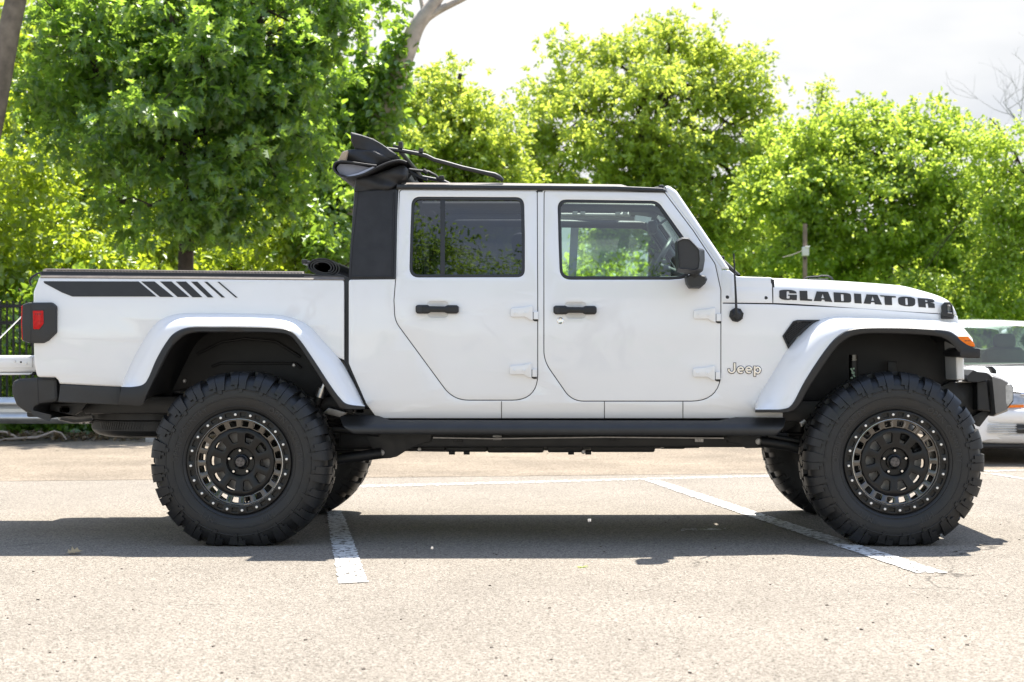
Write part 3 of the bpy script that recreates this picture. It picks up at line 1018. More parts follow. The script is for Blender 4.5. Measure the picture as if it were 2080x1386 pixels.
for dx, dz in ((0, 0), (4, 0), (7.5, 0), (10, 0.0)):
    mb.box(W(72 + dx, 638.2 + dz, 0.0192), (0.005, 0.001, 0.005))
mb.build('lens_mark', M['black'], tlb)
slab('lamp_seam', [(62, 616), (62.9, 616), (62.9, 696.5), (62, 696.5)], 0.0212, 0.03, M['liner'], tlb, bev=0)
far_copy.append(tlb)

# ---------------- tailgate, lowered
zt0, zt1 = CAMH + (HY - 722) * (8.45) / F, CAMH + (HY - 757) * 8.45 / F
x1 = WS(71, 740).x
gate = MB()
gate.box((x1 - 0.29, MIDY, (zt0 + zt1) / 2), (0.58, 1.36, zt0 - zt1), bev=0.018)
gate = gate.build('tailgate', M['paint'], TR)
slab('latch_recess', [(-40, 727, 3), (66, 727, 3), (66, 748, 3), (-40, 748, 3)], 0.186, 0.20, M['paint'], gate, bev=0.004)
for px, py, mt, rr in ((30, 734, 'paint', 0.008), (53.5, 739, 'paint', 0.007), (42.5, 735.8, 'liner', 0.0055)):
    p = W(px, py, 0.186)
    MB().lathe([(0, -0.003), (rr * 0.6, -0.003), (rr, 0.0)], p, 14).build('gate_bolt', M[mt], gate)
slab('gate_underside', [(-60, 757.5, 3), (68, 757.5, 2), (60, 762, 2), (-60, 762, 3)], 0.20, 1.5, M['paint'], gate, bev=0.003)
for yy in (0.21, 2 * MIDY - 0.21):
    p, q = W(46, 641, yy), W(-60, 741, yy)
    MB().tube([p, p * 0.5 + q * 0.5 + Vector((0, 0, -0.006)), q], 0.0035, 6).build('gate_cable', M['silver'], TR)

# ---------------- rear bumper and trim
bump = slab('rear_bumper', [(23, 800, 6), (22.5, 784, 6), (26, 774.5, 6), (38, 769.5, 6), (108, 766.5, 4), (115.5, 770, 4), (118, 808, 4), (114, 817, 4), (82, 821, 6), (68, 828, 6), (70, 838, 6), (92, 846.5, 6), (108, 851, 3), (76, 843, 8), (50, 837, 10), (32, 824, 12)], 0.10, 2 * MIDY - 0.10, M['plastic'], TR, bev=0.018)
slab('step_pad', [(30, 770.5, 2), (80, 766.8, 2), (80, 770), (34, 773)], 0.16, 2 * MIDY - 0.16, M['black'], bump, bev=0.003)
slab('bumper_seam', [(75.5, 769), (76.4, 769), (78.5, 820), (77.6, 820)], 0.0985, 0.12, M['liner'], bump, bev=0)
trim = slab('lower_trim', [(122, 781, 2), (246, 786.5), (241, 822.5), (117.5, 817.5, 2)], 0.055, 0.16, M['plastic'], TR, bev=0.006)
far_copy.append(trim)
slab('bed_end_filler', [(76, 760), (122, 760), (122, 800), (112, 812), (76, 800)], 0.13, 2 * MIDY - 0.13, M['liner'], TR, bev=0.004)
# tow eye bracket, hitch, exhaust end
slab('tow_bracket', [(100, 820, 2), (178, 818), (165, 835, 8), (150, 843, 6), (132, 841, 6), (100, 834, 4)], 0.30, 0.34, M['chassis'], TR, bev=0.004, holes=[[(121, 826, 5), (141, 826, 5), (141, 838, 5), (121, 838, 5)]])
slab('tow_bracket', [(128, 842, 2), (150, 838), (175, 822), (203, 820), (180, 843, 6), (166, 845, 4)], 0.42, 0.46, M['chassis'], TR, bev=0.004)
slab('hitch_bracket', [(160, 846, 1), (168, 845, 1), (168, 862, 1), (160, 861, 1)], 0.7, 0.75, M['steel'], TR, bev=0.003)
slab('hitch_bracket', [(172.5, 846, 1), (182, 845, 1), (182, 860, 1), (172.5, 862, 1)], 0.7, 0.75, M['steel'], TR, bev=0.003)
MB().tube([W(122, 843, 0.5), W(150, 849, 0.55), W(185, 846, 0.6)], [0.03, 0.032, 0.03], 14).build('tail_pipe', M['steel'], TR)
MB().box(W(140, 830, MIDY), (0.12, 1.1, 0.06), bev=0.01).build('rear_cross_member', M['chassis'], TR)

# ---------------- rocker guard
def rocker(u, v, d):
    py = -v
    y = float(np.interp(py, [843, 851, 856, 866, 876, 886], [0.085, 0.045, 0.02, -0.03, -0.036, -0.02]))
    p = W(u, py, y)
    p.y += d
    return p
rk = plate('rocker_guard', up(rounded([(689, 846, 4), (700, 843.5, 4), (766, 843.8, 8), (789, 854, 8), (1100, 854.8), (1462, 855.5, 8), (1496, 848, 8), (1597, 849.5, 4), (1592, 869, 6), (1577, 885.5, 8), (1300, 885.2), (717, 882, 10), (697, 867, 6)])),
           M['plastic'], TR, rocker, 378.0, [], 0.10, 0.008, True, None, 5.0)
far_copy.append(rk)

# ---------------- soft side panel and folded top
soft = panel('soft_top_panel', [(728, 389), (806, 384, 2), (806, 500), (803.5, 568, 2), (712, 568.5, 3), (716, 500)], M['fabric'], TR, off=-0.002, thick=0.03, bev=0.004, cuty=14)
far_copy.append(soft)
panel('panel_welt', [(799.5, 391), (802, 391), (798, 563), (713, 563), (713, 560.5), (795.5, 560.5)], M['black'], soft, off=-0.007, thick=0.01, bev=0.003, cuty=14)
panel('panel_edge', [(803, 386), (808, 386), (804.5, 567), (799.5, 567)], M['plastic'], soft, off=-0.005, thick=0.03, bev=0.003, cuty=14)
mb = MB()
rows = []
for py in (388, 420, 460, 500, 540, 568):
    px = float(np.interp(py, [388, 500, 568], [728, 716, 712]))
    pe = float(np.interp(py, [388, 500, 568], [719.5, 712.5, 708.5]))
    p = WS(px, py, -0.002)
    e = W(pe, py, p.y + 0.05)
    f = W(pe + 1, py, p.y + 0.12)
    row = [p, p * 0.62 + e * 0.38 + Vector((-0.006, -0.012, 0)), e, f]
    row += [Vector((f.x, f.y + (MIDY - f.y) * t, f.z)) for t in (0.3, 1.0)]
    row += [Vector((q.x, 2 * MIDY - q.y, q.z)) for q in reversed(row[:-1])]
    rows.append(row)
mb.loft(rows).build('soft_top_rear', M['fabric'], TR, angle=60)

def fold_mesh(seed):
    pass
def drape(name, pts, Y0, Y1, mat, parent, bev, amp=0.012, freq=7.0, seed=0, seg=6):
    """a thick fold of cloth: an outlined solid whose near face is finely divided and rippled"""
    ph = seed * 1.7
    def mp(u, v, d):
        p = W(u, -v, Y0)
        w = math.exp(-d * 5)
        p.y += d + w * amp * 2.2 * mnoise.noise(Vector((u * 0.028 + ph * 3, v * 0.05 + u * 0.012, ph)))
        return p
    return plate(name, up(rounded(pts, seg)), mat, parent, mp, F / (D0 + Y0), [], Y1 - Y0, bev, True, 4.0, 4.0, 60)
YN, YF = 0.20, 2 * MIDY - 0.20
lower = drape('folded_top', [(723, 360, 4), (748, 356), (800, 340), (818, 333, 8), (826, 340, 8), (825, 358, 12), (808, 375, 14), (792, 386, 10), (760, 390, 8), (718, 391, 3), (720, 376)], YN - 0.02, YF, M['fabric'], TR, 0.02, 0.014, 8, 1)
# big hanging loop: a ribbon of cloth run across the roof
def ribbon_fold(name, path, thick_px, Y0, Y1, mat, parent, wob=0.0, taper=0.0):
    pts = [Vector(p) for p in path]
    sm = [r[0] for r in catmull([(p,) for p in pts], 6)]
    L, R = ribbon([tuple(p) for p in sm], thick_px)
    mb = MB()
    ys = [Y0, Y0 + 0.004, Y0 + 0.25, (Y0 + Y1) / 2, Y1 - 0.25, Y1]
    rows = []
    for i, (l, r) in enumerate(zip(L, R)):
        c = (l + r) / 2
        k0 = 0.6
        row = []
        for j, y in enumerate(ys):
            k = k0 if j in (0, 5) else 1.0
            lx, ly = c + (l - c) * k
            p = W(lx, ly, Y0)
            row.append(Vector((p.x + wob * math.sin(3 * y + i * 0.15), y, p.z)))
        for j, y in reversed(list(enumerate(ys))):
            k = k0 if j in (0, 5) else 1.0
            rx, ry = c + (r - c) * k
            p = W(rx, ry, Y0)
            row.append(Vector((p.x + wob * math.sin(3 * y + i * 0.15), y, p.z)))
        rows.append(row)
    mb.loft(rows, True)
    return mb.build(name, mat, parent, angle=50)
loop = ribbon_fold('top_loop', [(826, 330), (812, 326), (790, 330), (764, 341), (738, 354), (712, 360), (694, 358), (682, 350), (677, 340), (681, 331), (692, 328), (708, 329), (735, 333), (765, 337)], 4.2, YN - 0.065, YF, M['fabric'], lower)
drape('top_fold', [(683, 331, 4), (694, 308, 6), (708, 303.5, 5), (722, 302), (765, 305, 6), (794, 318, 6), (803, 327, 6), (783, 334), (762, 338.5), (715, 332)], YN - 0.01, YF, M['fabric'], lower, 0.016, 0.012, 9, 2)
drape('top_flap', [(712, 268, 2), (735, 274), (757, 281, 4), (775, 292), (808, 315, 3), (800, 324, 5), (785, 325), (765, 314, 10), (745, 308, 6), (720, 303, 5), (713, 286)], YN + 0.0, YF, M['fabric'], lower, 0.010, 0.012, 10, 3)
slab('lining_strip', [(703, 358), (728, 351.5, 2), (759, 337.5, 2), (764, 342, 2), (732, 357, 3), (706, 361)], YN - 0.055, YF, M['strip'], lower, bev=0.003)
slab('loop_inside', [(682, 342, 8), (690, 333, 4), (715, 334), (756, 341), (728, 353), (704, 358, 4), (690, 354, 6)], YN - 0.035, YF - 0.05, M['fabric_in'], lower, bev=0.002)
slab('sun_patch_tape', [(694.5, 310, 3), (707, 305, 2), (701, 328), (684, 331)], YN - 0.05, YN + 0.5, pbr('sunlit_tan_binding', (0.42, 0.33, 0.24), 0.7), lower, bev=0.004)  # tan tape, its colour lightened to look sunlit
# bow over the roof with its clips, and linkage behind
bow = MB()
ybow = YN + 0.04
pth = [(786, 303), (812, 306), (850, 313), (866, 317), (882, 325), (905, 331), (940, 341), (980, 350), (1005, 356), (1014, 361), (1022, 367)]
for yy in (ybow, 2 * MIDY - ybow):
    bow.tube([Vector((W(*q, ybow).x, yy, W(*q, ybow).z)) for q in pth], [0.0115] * 8 + [0.015, 0.015, 0.009], 10)
q = W(812, 306, ybow)
bow.tube([Vector((q.x, ybow, q.z)), Vector((q.x, 2 * MIDY - ybow, q.z))], 0.012, 10)
bowo = bow.build('top_bow', M['plastic'], TR)
mb = MB()
for (x0, y0, h) in ((814, 296, 14), (855.5, 306, 9)):
    mb.box(W(x0, y0, ybow), (0.022, 0.03, h / 370), bev=0.003)
    mb.box(W(x0 - 9, y0 + 2, ybow + 0.02), (0.04, 0.015, 0.012), rot=Matrix.Rotation(0.3, 3, 'Y'), bev=0.003)
mb.build('bow_clip', M['plastic'], bowo)
for y in (0.30, 2 * MIDY - 0.30):
    mb = MB()
    def q(px, py):
        p = W(px, py, 0.30)
        return Vector((p.x, y, p.z))
    mb.tube([q(826, 344), (q(850, 347)), q(870, 349), q(885, 357), q(893, 366)], 0.009, 8)
    mb.tube([q(828, 346), q(845, 357), q(868, 367)], 0.010, 8)
    mb.tube([q(824, 366), q(836, 352), q(846, 366)], 0.010, 8)
    mb.tube([q(860, 346), q(868, 352)], 0.014, 8)
    mb.box(q(897, 362), (0.03, 0.03, 0.024), bev=0.005)
    mb.build('top_linkage', M['black'], TR)

# ---------------- door mirror
def rloft(name, secs, mat, parent, angle=50, yref=-0.1):
    """closed loft through rounded-box sections: (y, outline in px) seen at that depth"""
    mb = MB()
    rows = []
    for y, pts in secs:
        q = rounded(pts, 5)
        rows.append([Vector((w.x, y, w.z)) for w in (W(p[0], p[1], yref) for p in q)])
    mb.loft(rows, True)
    mb.f.append(tuple(range(len(rows[0]))))
    mb.f.append(tuple(reversed(range(len(mb.v) - len(rows[0]), len(mb.v)))))
    return mb.build(name, mat, parent, angle=angle)
def scale_pts(pts, k, dx=0, dy=0):
    cx = sum(p[0] for p in pts) / len(pts)
    cy = sum(p[1] for p in pts) / len(pts)
    return [(cx + (p[0] - cx) * k + dx, cy + (p[1] - cy) * k + dy) + tuple(p[2:]) for p in pts]
MIR = [(1372.5, 489, 6), (1384, 483, 4), (1398, 483, 8), (1417, 503, 10), (1430.5, 508, 6), (1431, 530), (1427, 553, 8), (1410, 557, 6), (1375, 552, 5)]
MIRF = [(1374, 492, 6), (1385, 487, 4), (1397, 487.5, 8), (1412, 503, 10), (1417.5, 509, 6), (1419, 530), (1416.5, 549, 6), (1405, 551, 6), (1376.5, 548, 5)]
mir = rloft('door_mirror', [(-0.17, scale_pts(MIRF, 0.93)), (-0.18, scale_pts(MIRF, 0.98)), (-0.165, MIRF), (-0.12, MIR), (-0.03, MIR), (-0.01, scale_pts(MIR, 0.95))], M['plastic'], TR, angle=34)
FT = [(1393, 560, 4), (1410, 556, 4), (1434, 560, 5), (1438, 567, 5), (1433, 577), (1424, 585, 3), (1402, 585, 4), (1396, 576)]
rloft('mirror_foot', [(-0.06, scale_pts(FT, 0.80)), (-0.045, scale_pts(FT, 0.97)), (0.0, FT), (0.09, scale_pts(FT, 1.0))], M['plastic'], mir, angle=34, yref=-0.05)
MB().tube([W(1410, 549, -0.06), W(1412, 566, -0.02)], 0.028, 14).build('mirror_stem', M['plastic'], mir)
far_copy.append(mir)

# ---------------- aerial
p0 = WS(1495.5, 640)
mb = MB().lathe([(0.0, -0.045), (0.012, -0.045), (0.018, -0.038), (0.021, -0.028), (0.026, -0.020), (0.036, -0.016), (0.038, 0.0), (0.038, 0.005)], p0, 28)
for k in range(8):
    a = 2 * math.pi * k / 8 + 0.2
    c = p0 + Vector((0.031 * math.cos(a), -0.008, 0.031 * math.sin(a)))
    mb.lathe([(0.0, -0.012), (0.006, -0.012), (0.0085, -0.006), (0.0085, 0.008)], c, 10)
aer = mb.build('aerial_base', M['black'], TR)
mb = MB().tube([W(1495.8, 638, -0.0), W(1494.6, 600, -0.0), W(1492.5, 560, 0.005), W(1490.3, 515, 0.012)], [0.0078, 0.0062, 0.005, 0.0042], 10)
mb.build('aerial_mast', M['black'], aer)

# ---------------- front bumper
slab('bumper_bracket', [(1984, 775, 2), (2006, 772, 2), (2013, 836, 2), (1985, 834, 2)], 0.33, 2 * MIDY - 0.33, M['chassis'], TR, bev=0.008)
stub = rloft('front_bumper', [(0.30, scale_pts([(2008, 763, 2), (2028, 769, 3), (2044, 778, 3), (2037, 782, 3), (2038, 817, 4), (2042, 833, 3), (2016, 844, 3), (2010, 780)], 0.94)), (0.34, [(2005, 758, 2), (2030, 767, 4), (2049, 777, 3), (2040, 781, 3), (2040, 817, 4), (2046, 835, 3), (2014, 847, 3), (2008, 778)]),
                              (0.42, [(2005, 756, 2), (2031, 766, 4), (2051, 777, 3), (2042, 781, 3), (2042, 817, 4), (2048, 835, 3), (2014, 847, 3), (2008, 778)]), (1.40, [(2005, 756, 2), (2031, 766, 4), (2051, 777, 3), (2042, 781, 3), (2042, 817, 4), (2048, 835, 3), (2014, 847, 3), (2008, 778)])], M['stub'], TR, angle=40, yref=0.36)
fogo = rloft('fog_lamp', [(0.40, scale_pts([(2040, 781, 2), (2052, 778, 4), (2058, 787, 3), (2058, 815, 3), (2047, 828, 3), (2041, 817)], 0.9)), (0.41, [(2040, 781, 2), (2052, 778, 4), (2058, 787, 3), (2058, 815, 3), (2047, 828, 3), (2041, 817)]), (0.55, [(2040, 781, 2), (2052, 778, 4), (2058, 787, 3), (2058, 815, 3), (2047, 828, 3), (2041, 817)])], M['lens'], stub, angle=40, yref=0.40)
rloft('lamp_rim', [(0.412, [(2054, 779, 2), (2058, 785, 3), (2059.5, 787, 3), (2059.5, 816, 3), (2048, 829.5, 3), (2047, 827), (2057, 815), (2057, 787)]), (0.56, [(2054, 779, 2), (2058, 785, 3), (2059.5, 787, 3), (2059.5, 816, 3), (2048, 829.5, 3), (2047, 827), (2057, 815), (2057, 787)])], M['black'], stub, yref=0.40)
slab('tow_hook', [(2004, 745, 3), (2016, 744, 5), (2024, 752, 4), (2025, 760, 2), (2018, 758), (2013, 749, 3)], 0.52, 0.58, M['black'], stub, bev=0.006)
rloft('winch_cover', [(0.27, [(1963, 763, 4), (1974, 752, 4), (1984, 756, 4), (2003, 758, 4), (2006, 772, 3), (1984, 776, 3), (1962, 775, 4)]), (0.30, [(1961, 762, 4), (1974, 750, 4), (1984, 755, 4), (2004, 757, 4), (2007, 772, 3), (1984, 777, 3), (1960, 776, 4)]), (1.4, [(1961, 762, 4), (1974, 750, 4), (1984, 755, 4), (2004, 757, 4), (2007, 772, 3), (1984, 777, 3), (1960, 776, 4)])], M['black'], TR, yref=0.3)
slab('front_frame_end', [(1930, 776, 2), (1990, 778), (1992, 840), (1980, 850), (1900, 850), (1900, 790)], 0.42, 0.50, M['chassis'], TR, bev=0.006)
slab('sway_bracket', [(2000, 832, 2), (2013, 838), (1990, 868, 3), (1982, 862), (1970, 850)], 0.38, 0.42, M['chassis'], TR, bev=0.005)
MB().tube([W(1945, 776, 0.36), W(1968, 775, 0.36), W(1988, 775.5, 0.36)], 0.006, 8).build('latch_rod', M['steel'], TR)

# ---------------- wheel wells (dark liners) and body core
for rows_st, x0p, x1p in ((RF, 330, 700), (FF, 1600, 1960)):
    mb = MB()
    rows = []
    for (a, c, d) in rows_st[1:-1]:
        q = W(*d, -0.02)
        rows.append([Vector((q.x, y, q.z + dz)) for y, dz in ((0.0, 0.012), (0.10, 0.03), (0.25, 0.05), (0.46, 0.05), (0.52, 0.0))])
    rows = catmull(rows, 3)
    mb.loft(rows)
    far_copy.append(mb.build('wheel_well_liner', M['liner'], TR, angle=60))
slab('inner_well_wall', [(300, 660), (700, 660), (720, 800), (720, 850), (560, 850), (530, 800), (420, 780), (290, 810)], 0.50, 0.54, M['liner'], TR, bev=0.004)
slab('inner_well_wall', [(1610, 660), (1940, 668), (1943, 790), (1900, 830), (1850, 800), (1700, 790), (1640, 850), (1590, 880)], 0.47, 0.51, M['liner'], TR, bev=0.004)
# ribs that catch light inside the rear well
mb = MB()
mb.tube([W(430, 745, 0.49), W(450, 738, 0.485), W(600, 738, 0.485), W(612, 748, 0.49)], 0.008, 8)
mb.tube([W(400, 720, 0.49), W(450, 695, 0.485), W(500, 688, 0.485), (W(560, 694, 0.485)), W(610, 725, 0.49)], 0.008, 8)
mb.build('well_rib', M['liner'], TR)
for px, py in ((375, 774), (597, 742)):
    MB().lathe([(0, -0.006), (0.007, -0.006), (0.012, 0.0)], W(px, py, 0.3), 14).build('well_bolt', M['steel'], TR)
# engine bay and underfloor core keep the light out
xa, xb = WS(1500, 700).x, WS(1935, 700).x
MB().box(((xa + xb) / 2, MIDY, 1.03), (xb - xa, 0.72, 0.62), bev=0.02).build('engine_bay', M['liner'], TR)
xa, xb = WS(715, 700).x, WS(1500, 700).x
fl = MB()
fl.box(((xa + xb) / 2, MIDY, 0.70), (xb - xa, 1.46, 0.04))
fl.box((xa + 0.03, MIDY, 1.05), (0.04, 1.46, 0.70))
fl.box((xb - 0.02, MIDY, 1.08), (0.04, 1.40, 0.72))
fl.build('cab_floor', M['interior'], TR)

# ---------------- cabin interior
def seat(px, Y, z0=0.76):
    x = (px - CX) * (D0 + Y) / F
    mb = MB()
    R_ = lambda a: Matrix.Rotation(math.radians(a), 3, 'Y')
    mb.box((x, Y, z0 + 0.16), (0.50, 0.50, 0.16), rot=R_(-6), bev=0.05)
    mb.box((x - 0.27, Y, z0 + 0.46), (0.13, 0.48, 0.60), rot=R_(-14), bev=0.05)
    s = mb.build('seat', M['interior'], TR)
    h = MB()
    h.box((x - 0.37, Y, z0 + 0.86), (0.09, 0.25, 0.17), rot=R_(-8), bev=0.035)
    h.tube([(x - 0.35, Y - 0.06, z0 + 0.70), (x - 0.37, Y - 0.06, z0 + 0.86)], 0.008, 8)
    h.tube([(x - 0.35, Y + 0.06, z0 + 0.70), (x - 0.37, Y + 0.06, z0 + 0.86)], 0.008, 8)
    h.build('headrest', M['interior'], s)
for px in (1190, 905):
    for Y in (0.50, 1.24):
        seat(px, Y)
dash = MB()
xd = (1440 - CX) * 9.1 / F
dash.box((xd, MIDY, 1.25), (0.30, 1.36, 0.34), bev=0.06)
dash = dash.build('dashboard', M['interior'], TR)
mb = MB()
wc = W(1333, 541, 1.22)
ring = []
ax = Matrix.Rotation(math.radians(-62), 3, 'Y')
for k in range(33):
    a = 2 * math.pi * k / 32
    ring.append(wc + ax @ Vector((0.185 * math.cos(a), 0.185 * math.sin(a), 0)))
mb.tube(ring, 0.015, 8, cap=False)
for a in (0.3, 2.84, 4.71):
    mb.tube([wc, wc + ax @ Vector((0.18 * math.cos(a), 0.18 * math.sin(a), 0))], 0.014, 8)
mb.tube([wc, wc + Vector((0.30, 0, -0.12))], 0.03, 10)
mb.build('steering_wheel', M['plastic'], TR)
# roll cage
cage = MB()
for y in (0.30, 2 * MIDY - 0.30):
    zt = 1.845
    cage.tube([(WS(830, 700).x, y, 0.9), (WS(835, 700).x, y, 1.70), (WS(850, 700).x, y + (0.02 if y < 1 else -0.02), zt), (WS(1100, 700).x, y + (0.02 if y < 1 else -0.02), zt), (WS(1330, 700).x, y, zt - 0.01), (WS(1365, 700).x, y - (0.03 if y < 1 else -0.03), 1.79), (WS(1470, 700).x, y - (0.08 if y < 1 else -0.08), 1.38)], 0.026, 10)
    cage.tube([(WS(1100, 700).x, y - (0.05 if y < 1 else -0.05), 0.8), (WS(1095, 700).x, y - (0.03 if y < 1 else -0.03), 1.6), (WS(1098, 700).x, y, zt)], 0.026, 10)
for px in (850, 1100):
    cage.tube([(WS(px, 700).x, 0.32, 1.845), (WS(px, 700).x, 2 * MIDY - 0.32, 1.845)], 0.026, 10)
cage.build('roll_cage', M['plastic'], TR)
# roof bar coloured pale as if sunlit, sun visors and inner mirror seen through the front window
mb = MB()
mb.tube([W(1140, 436, 1.38), W(1281, 437, 1.38)], 0.011, 8)
for px in (1168, 1184, 1255, 1270):
    mb.box(W(px, 432, 1.38), (0.03, 0.03, 0.035), bev=0.006)
mb.build('sunlit_bar', pbr('sunlit_bar_tan', (0.45, 0.42, 0.36), 0.5), TR)
vis = MB()
vis.box(W(1308, 436, 1.25), (0.16, 0.36, 0.02), rot=Matrix.Rotation(math.radians(12), 3, 'Y'), bev=0.008)
vis.box(W(1308, 430, 0.55), (0.16, 0.36, 0.02), rot=Matrix.Rotation(math.radians(6), 3, 'Y'), bev=0.008)
vis = vis.build('sun_visor', M['plastic'], TR)
mb = MB()
mb.box(W(1306, 445, 1.06), (0.10, 0.002, 0.035), rot=Matrix.Rotation(math.radians(10), 3, 'Y'))
mb.box(W(1322, 421, 1.06), (0.055, 0.002, 0.014))
mb.build('visor_tag', pbr('pale_tag', (0.7, 0.7, 0.66), 0.6), vis)
mb = MB()
mb.box(W(1325, 463, MIDY), (0.05, 0.24, 0.07), rot=Matrix.Rotation(math.radians(-8), 3, 'Y'), bev=0.012)
mb.tube([W(1328, 462, MIDY), W(1345, 452, MIDY), W(1362, 440, MIDY)], 0.008, 8)
mb.build('inside_mirror', M['plastic'], TR)
# seat belt on the far pillar
mb = MB()
mb.box(W(1165, 510, 1.52), (0.05, 0.006, 0.36), rot=Matrix.Rotation(math.radians(3), 3, 'Y'))
mb.build('seat_belt', pbr('grey_webbing', (0.42, 0.43, 0.42), 0.8), TR)

# ---------------- chassis
Hub = [W(493.2, 937, 0.0), W(1812.8, 937, 0.0)]
hz = Hub[0].z
ch = MB()
for y in (0.42, 2 * MIDY - 0.42):
    ch.box(((W(690, 880, y).x + W(1600, 880, y).x) / 2, y, CAMH + (HY - 893) * (D0 + y) / F), (W(1600, 880, y).x - W(690, 880, y).x, 0.07, 0.085), bev=0.012)
    ch.box(((-2.72 + W(720, 880, y).x) / 2, y, 0.735), (2.72 + W(720, 880, y).x, 0.07, 0.10), bev=0.012)
    ch.box(((2.2 + W(1560, 880, y).x) / 2, y, 0.70), (2.2 - W(1560, 880, y).x, 0.07, 0.12), bev=0.012)
ch.build('chassis_frame', M['chassis'], TR)
sk = MB()
ys = 0.62
for (x0, x1, y0, y1) in ((828, 905, 905, 916), (905, 990, 905, 918), (990, 1105, 903, 919.5), (1112, 1185, 902, 919), (1200, 1330, 902, 918.5), (1340, 1392, 900, 912)):
    a, b = W(x0, y0, ys), W(x1, y1, ys)
    sk.box(((a.x + b.x) / 2, MIDY, (a.z + b.z) / 2), (b.x - a.x, 0.55, a.z - b.z), bev=0.012)
for px in (918, 948, 1195, 1160):
    sk.tube([W(px - 6, 919, ys), W(px + 6, 919, ys)], 0.014, 8)
sk = sk.build('skid_plate', M['chassis'], TR)
for px, py in ((852, 913), (1027, 905), (1190, 903), (1345, 908), (1185, 918)):
    MB().lathe([(0, -0.006), (0.009, -0.006), (0.013, 0.0)], W(px, py, 0.585), 12).build('skid_bolt', M['steel'], TR)
MB().tube([W(720, 905, 1.15), W(900, 908, 1.15), W(1150, 905, 1.12), W(1420, 900, 1.05)], 0.032, 12).build('exhaust_pipe', M['steel'], TR)
MB().tube([W(560, 905, MIDY), W(900, 896, MIDY), W(1150, 890, MIDY)], 0.038, 12).build('drive_shaft', M['chassis'], TR)
for k, (px, py) in enumerate(((930, 893), (1010, 889), (1250, 890), (1420, 893), (1475, 890))):
    mb = MB().box(W(px, py, 0.375), (0.05, 0.012, 0.03), bev=0.004)
    mb.lathe([(0, -0.012), (0.007, -0.012), (0.009, -0.006)], W(px, py, 0.372), 10)
    mb.build('frame_bracket', M['steel'] if k % 2 else M['chassis'], TR)
MB().tube([W(880, 889, 0.36), W(1000, 891, 0.36), W(1230, 888, 0.36), W(1470, 890, 0.36)], 0.006, 6).build('brake_line', M['steel'], TR)
# rear arm bracket and arms
br = slab('arm_bracket', [(735, 872), (880, 874), (874, 898), (858, 902), (826, 915), (806, 928, 3), (793, 931, 4), (775, 932, 6), (762, 922, 4), (752, 905)], 0.37, 0.40, M['chassis'], TR, bev=0.005)
MB().lathe([(0, -0.012), (0.012, -0.012), (0.013, -0.006), (0.017, -0.005), (0.017, 0.002)], W(775, 920, 0.37), 16).build('pivot_bolt', M['steel'], br)
slab('arm_bracket', [(1480, 880), (1560, 880), (1562, 900, 3), (1552, 910, 4), (1515, 911, 5), (1500, 902, 5), (1478, 899)], 0.37, 0.40, M['chassis'], TR, bev=0.005)
MB().lathe([(0, -0.012), (0.012, -0.012), (0.013, -0.006), (0.018, -0.005), (0.018, 0.002)], W(1541, 897, 0.37), 16).build('pivot_bolt', M['steel'], TR)
for y in (0.36, 2 * MIDY - 0.36):
    def q(px, py):
        p = W(px, py, 0.36)
        return Vector((p.x, y, p.z))
    for pts, r in (([q(775, 921), q(700, 931), q(560, 950), q(493, 952)], 0.030), ([q(1545, 897), q(1600, 905), q(1660, 922), q(1813, 948)], 0.030), ([q(1560, 885), q(1640, 900), q(1813, 905)], 0.016), ([q(770, 880), q(690, 872), q(560, 880)], 0.022), ([q(700, 846), q(660, 838), q(600, 900)], 0.018)):
        MB().tube(pts, r, 10).build('control_arm', M['chassis'], TR)
for h in Hub:
    ax_ = MB()
    ax_.tube([(h.x, 0.16, hz), (h.x, 2 * MIDY - 0.16, hz)], 0.045, 12)
    ax_.lathe([(0.02, -0.14), (0.10, -0.11), (0.14, -0.02), (0.14, 0.03), (0.09, 0.12), (0.03, 0.15)], (h.x, MIDY + (0.0 if h.x < 0 else 0.25), hz), 20)
    ax_.build('axle', M['chassis'], TR)
# shocks
def shock(pts, r, name='shock_absorber', mat='silver'):
    o = MB().tube(pts, r, 14).build(name, M[mat], TR)
    return o
shock([W(630, 850, 0.32), W(655, 790, 0.32)], 0.026)
shock([W(650, 802, 0.32), W(668, 760, 0.32)], 0.016, mat='silver')
MB().tube([W(640, 826, 0.318), W(648, 807, 0.318)], 0.027, 14).build('shock_band', M['chassis'], TR)
slab('shock_mount', [(668, 828, 1), (705, 838, 1), (690, 848, 2), (655, 840, 2)], 0.28, 0.36, M['steel'], TR, bev=0.004)
fs = MB().tube([W(1733, 860, 0.30), W(1733, 732, 0.30)], 0.024, 16).build('front_shock', M['gloss'], TR)
MB().tube([W(1733, 733, 0.30), W(1733, 721, 0.30)], 0.0245, 16).build('shock_cap', M['gun'], fs)
mb = MB()
for k, (dx, dy, w, h) in enumerate(((-3, 752, 3, 8), (1, 749, 4, 3), (-1, 758, 5, 3), (2, 764, 3, 6), (-3, 768, 4, 3), (0, 773, 5, 2), (2, 757, 2, 4))):
    mb.box(W(1733 + dx, dy, 0.2745), (w / 365, 0.003, h / 365), rot=Matrix.Rotation(0.5 * (k % 3 - 1), 3, 'Y'))
mb.build('shock_sticker', pbr('pale_sticker', (0.45, 0.62, 0.45), 0.5), fs)
mb = MB()
for k in range(26):
    pass
coil = []
for k in range(120):
    a = k * 0.42
    coil.append(Vector((Hub[1].x + 0.06 * math.cos(a), 0.46 + 0.06 * math.sin(a), 0.55 + 0.30 * k / 120)))
mb.tube(coil, 0.008, 6)
coil = [Vector((p.x - Hub[1].x + Hub[0].x, p.y, p.z)) for p in coil]
mb.tube(coil, 0.008, 6)
mb.build('coil_spring', M['chassis'], TR)
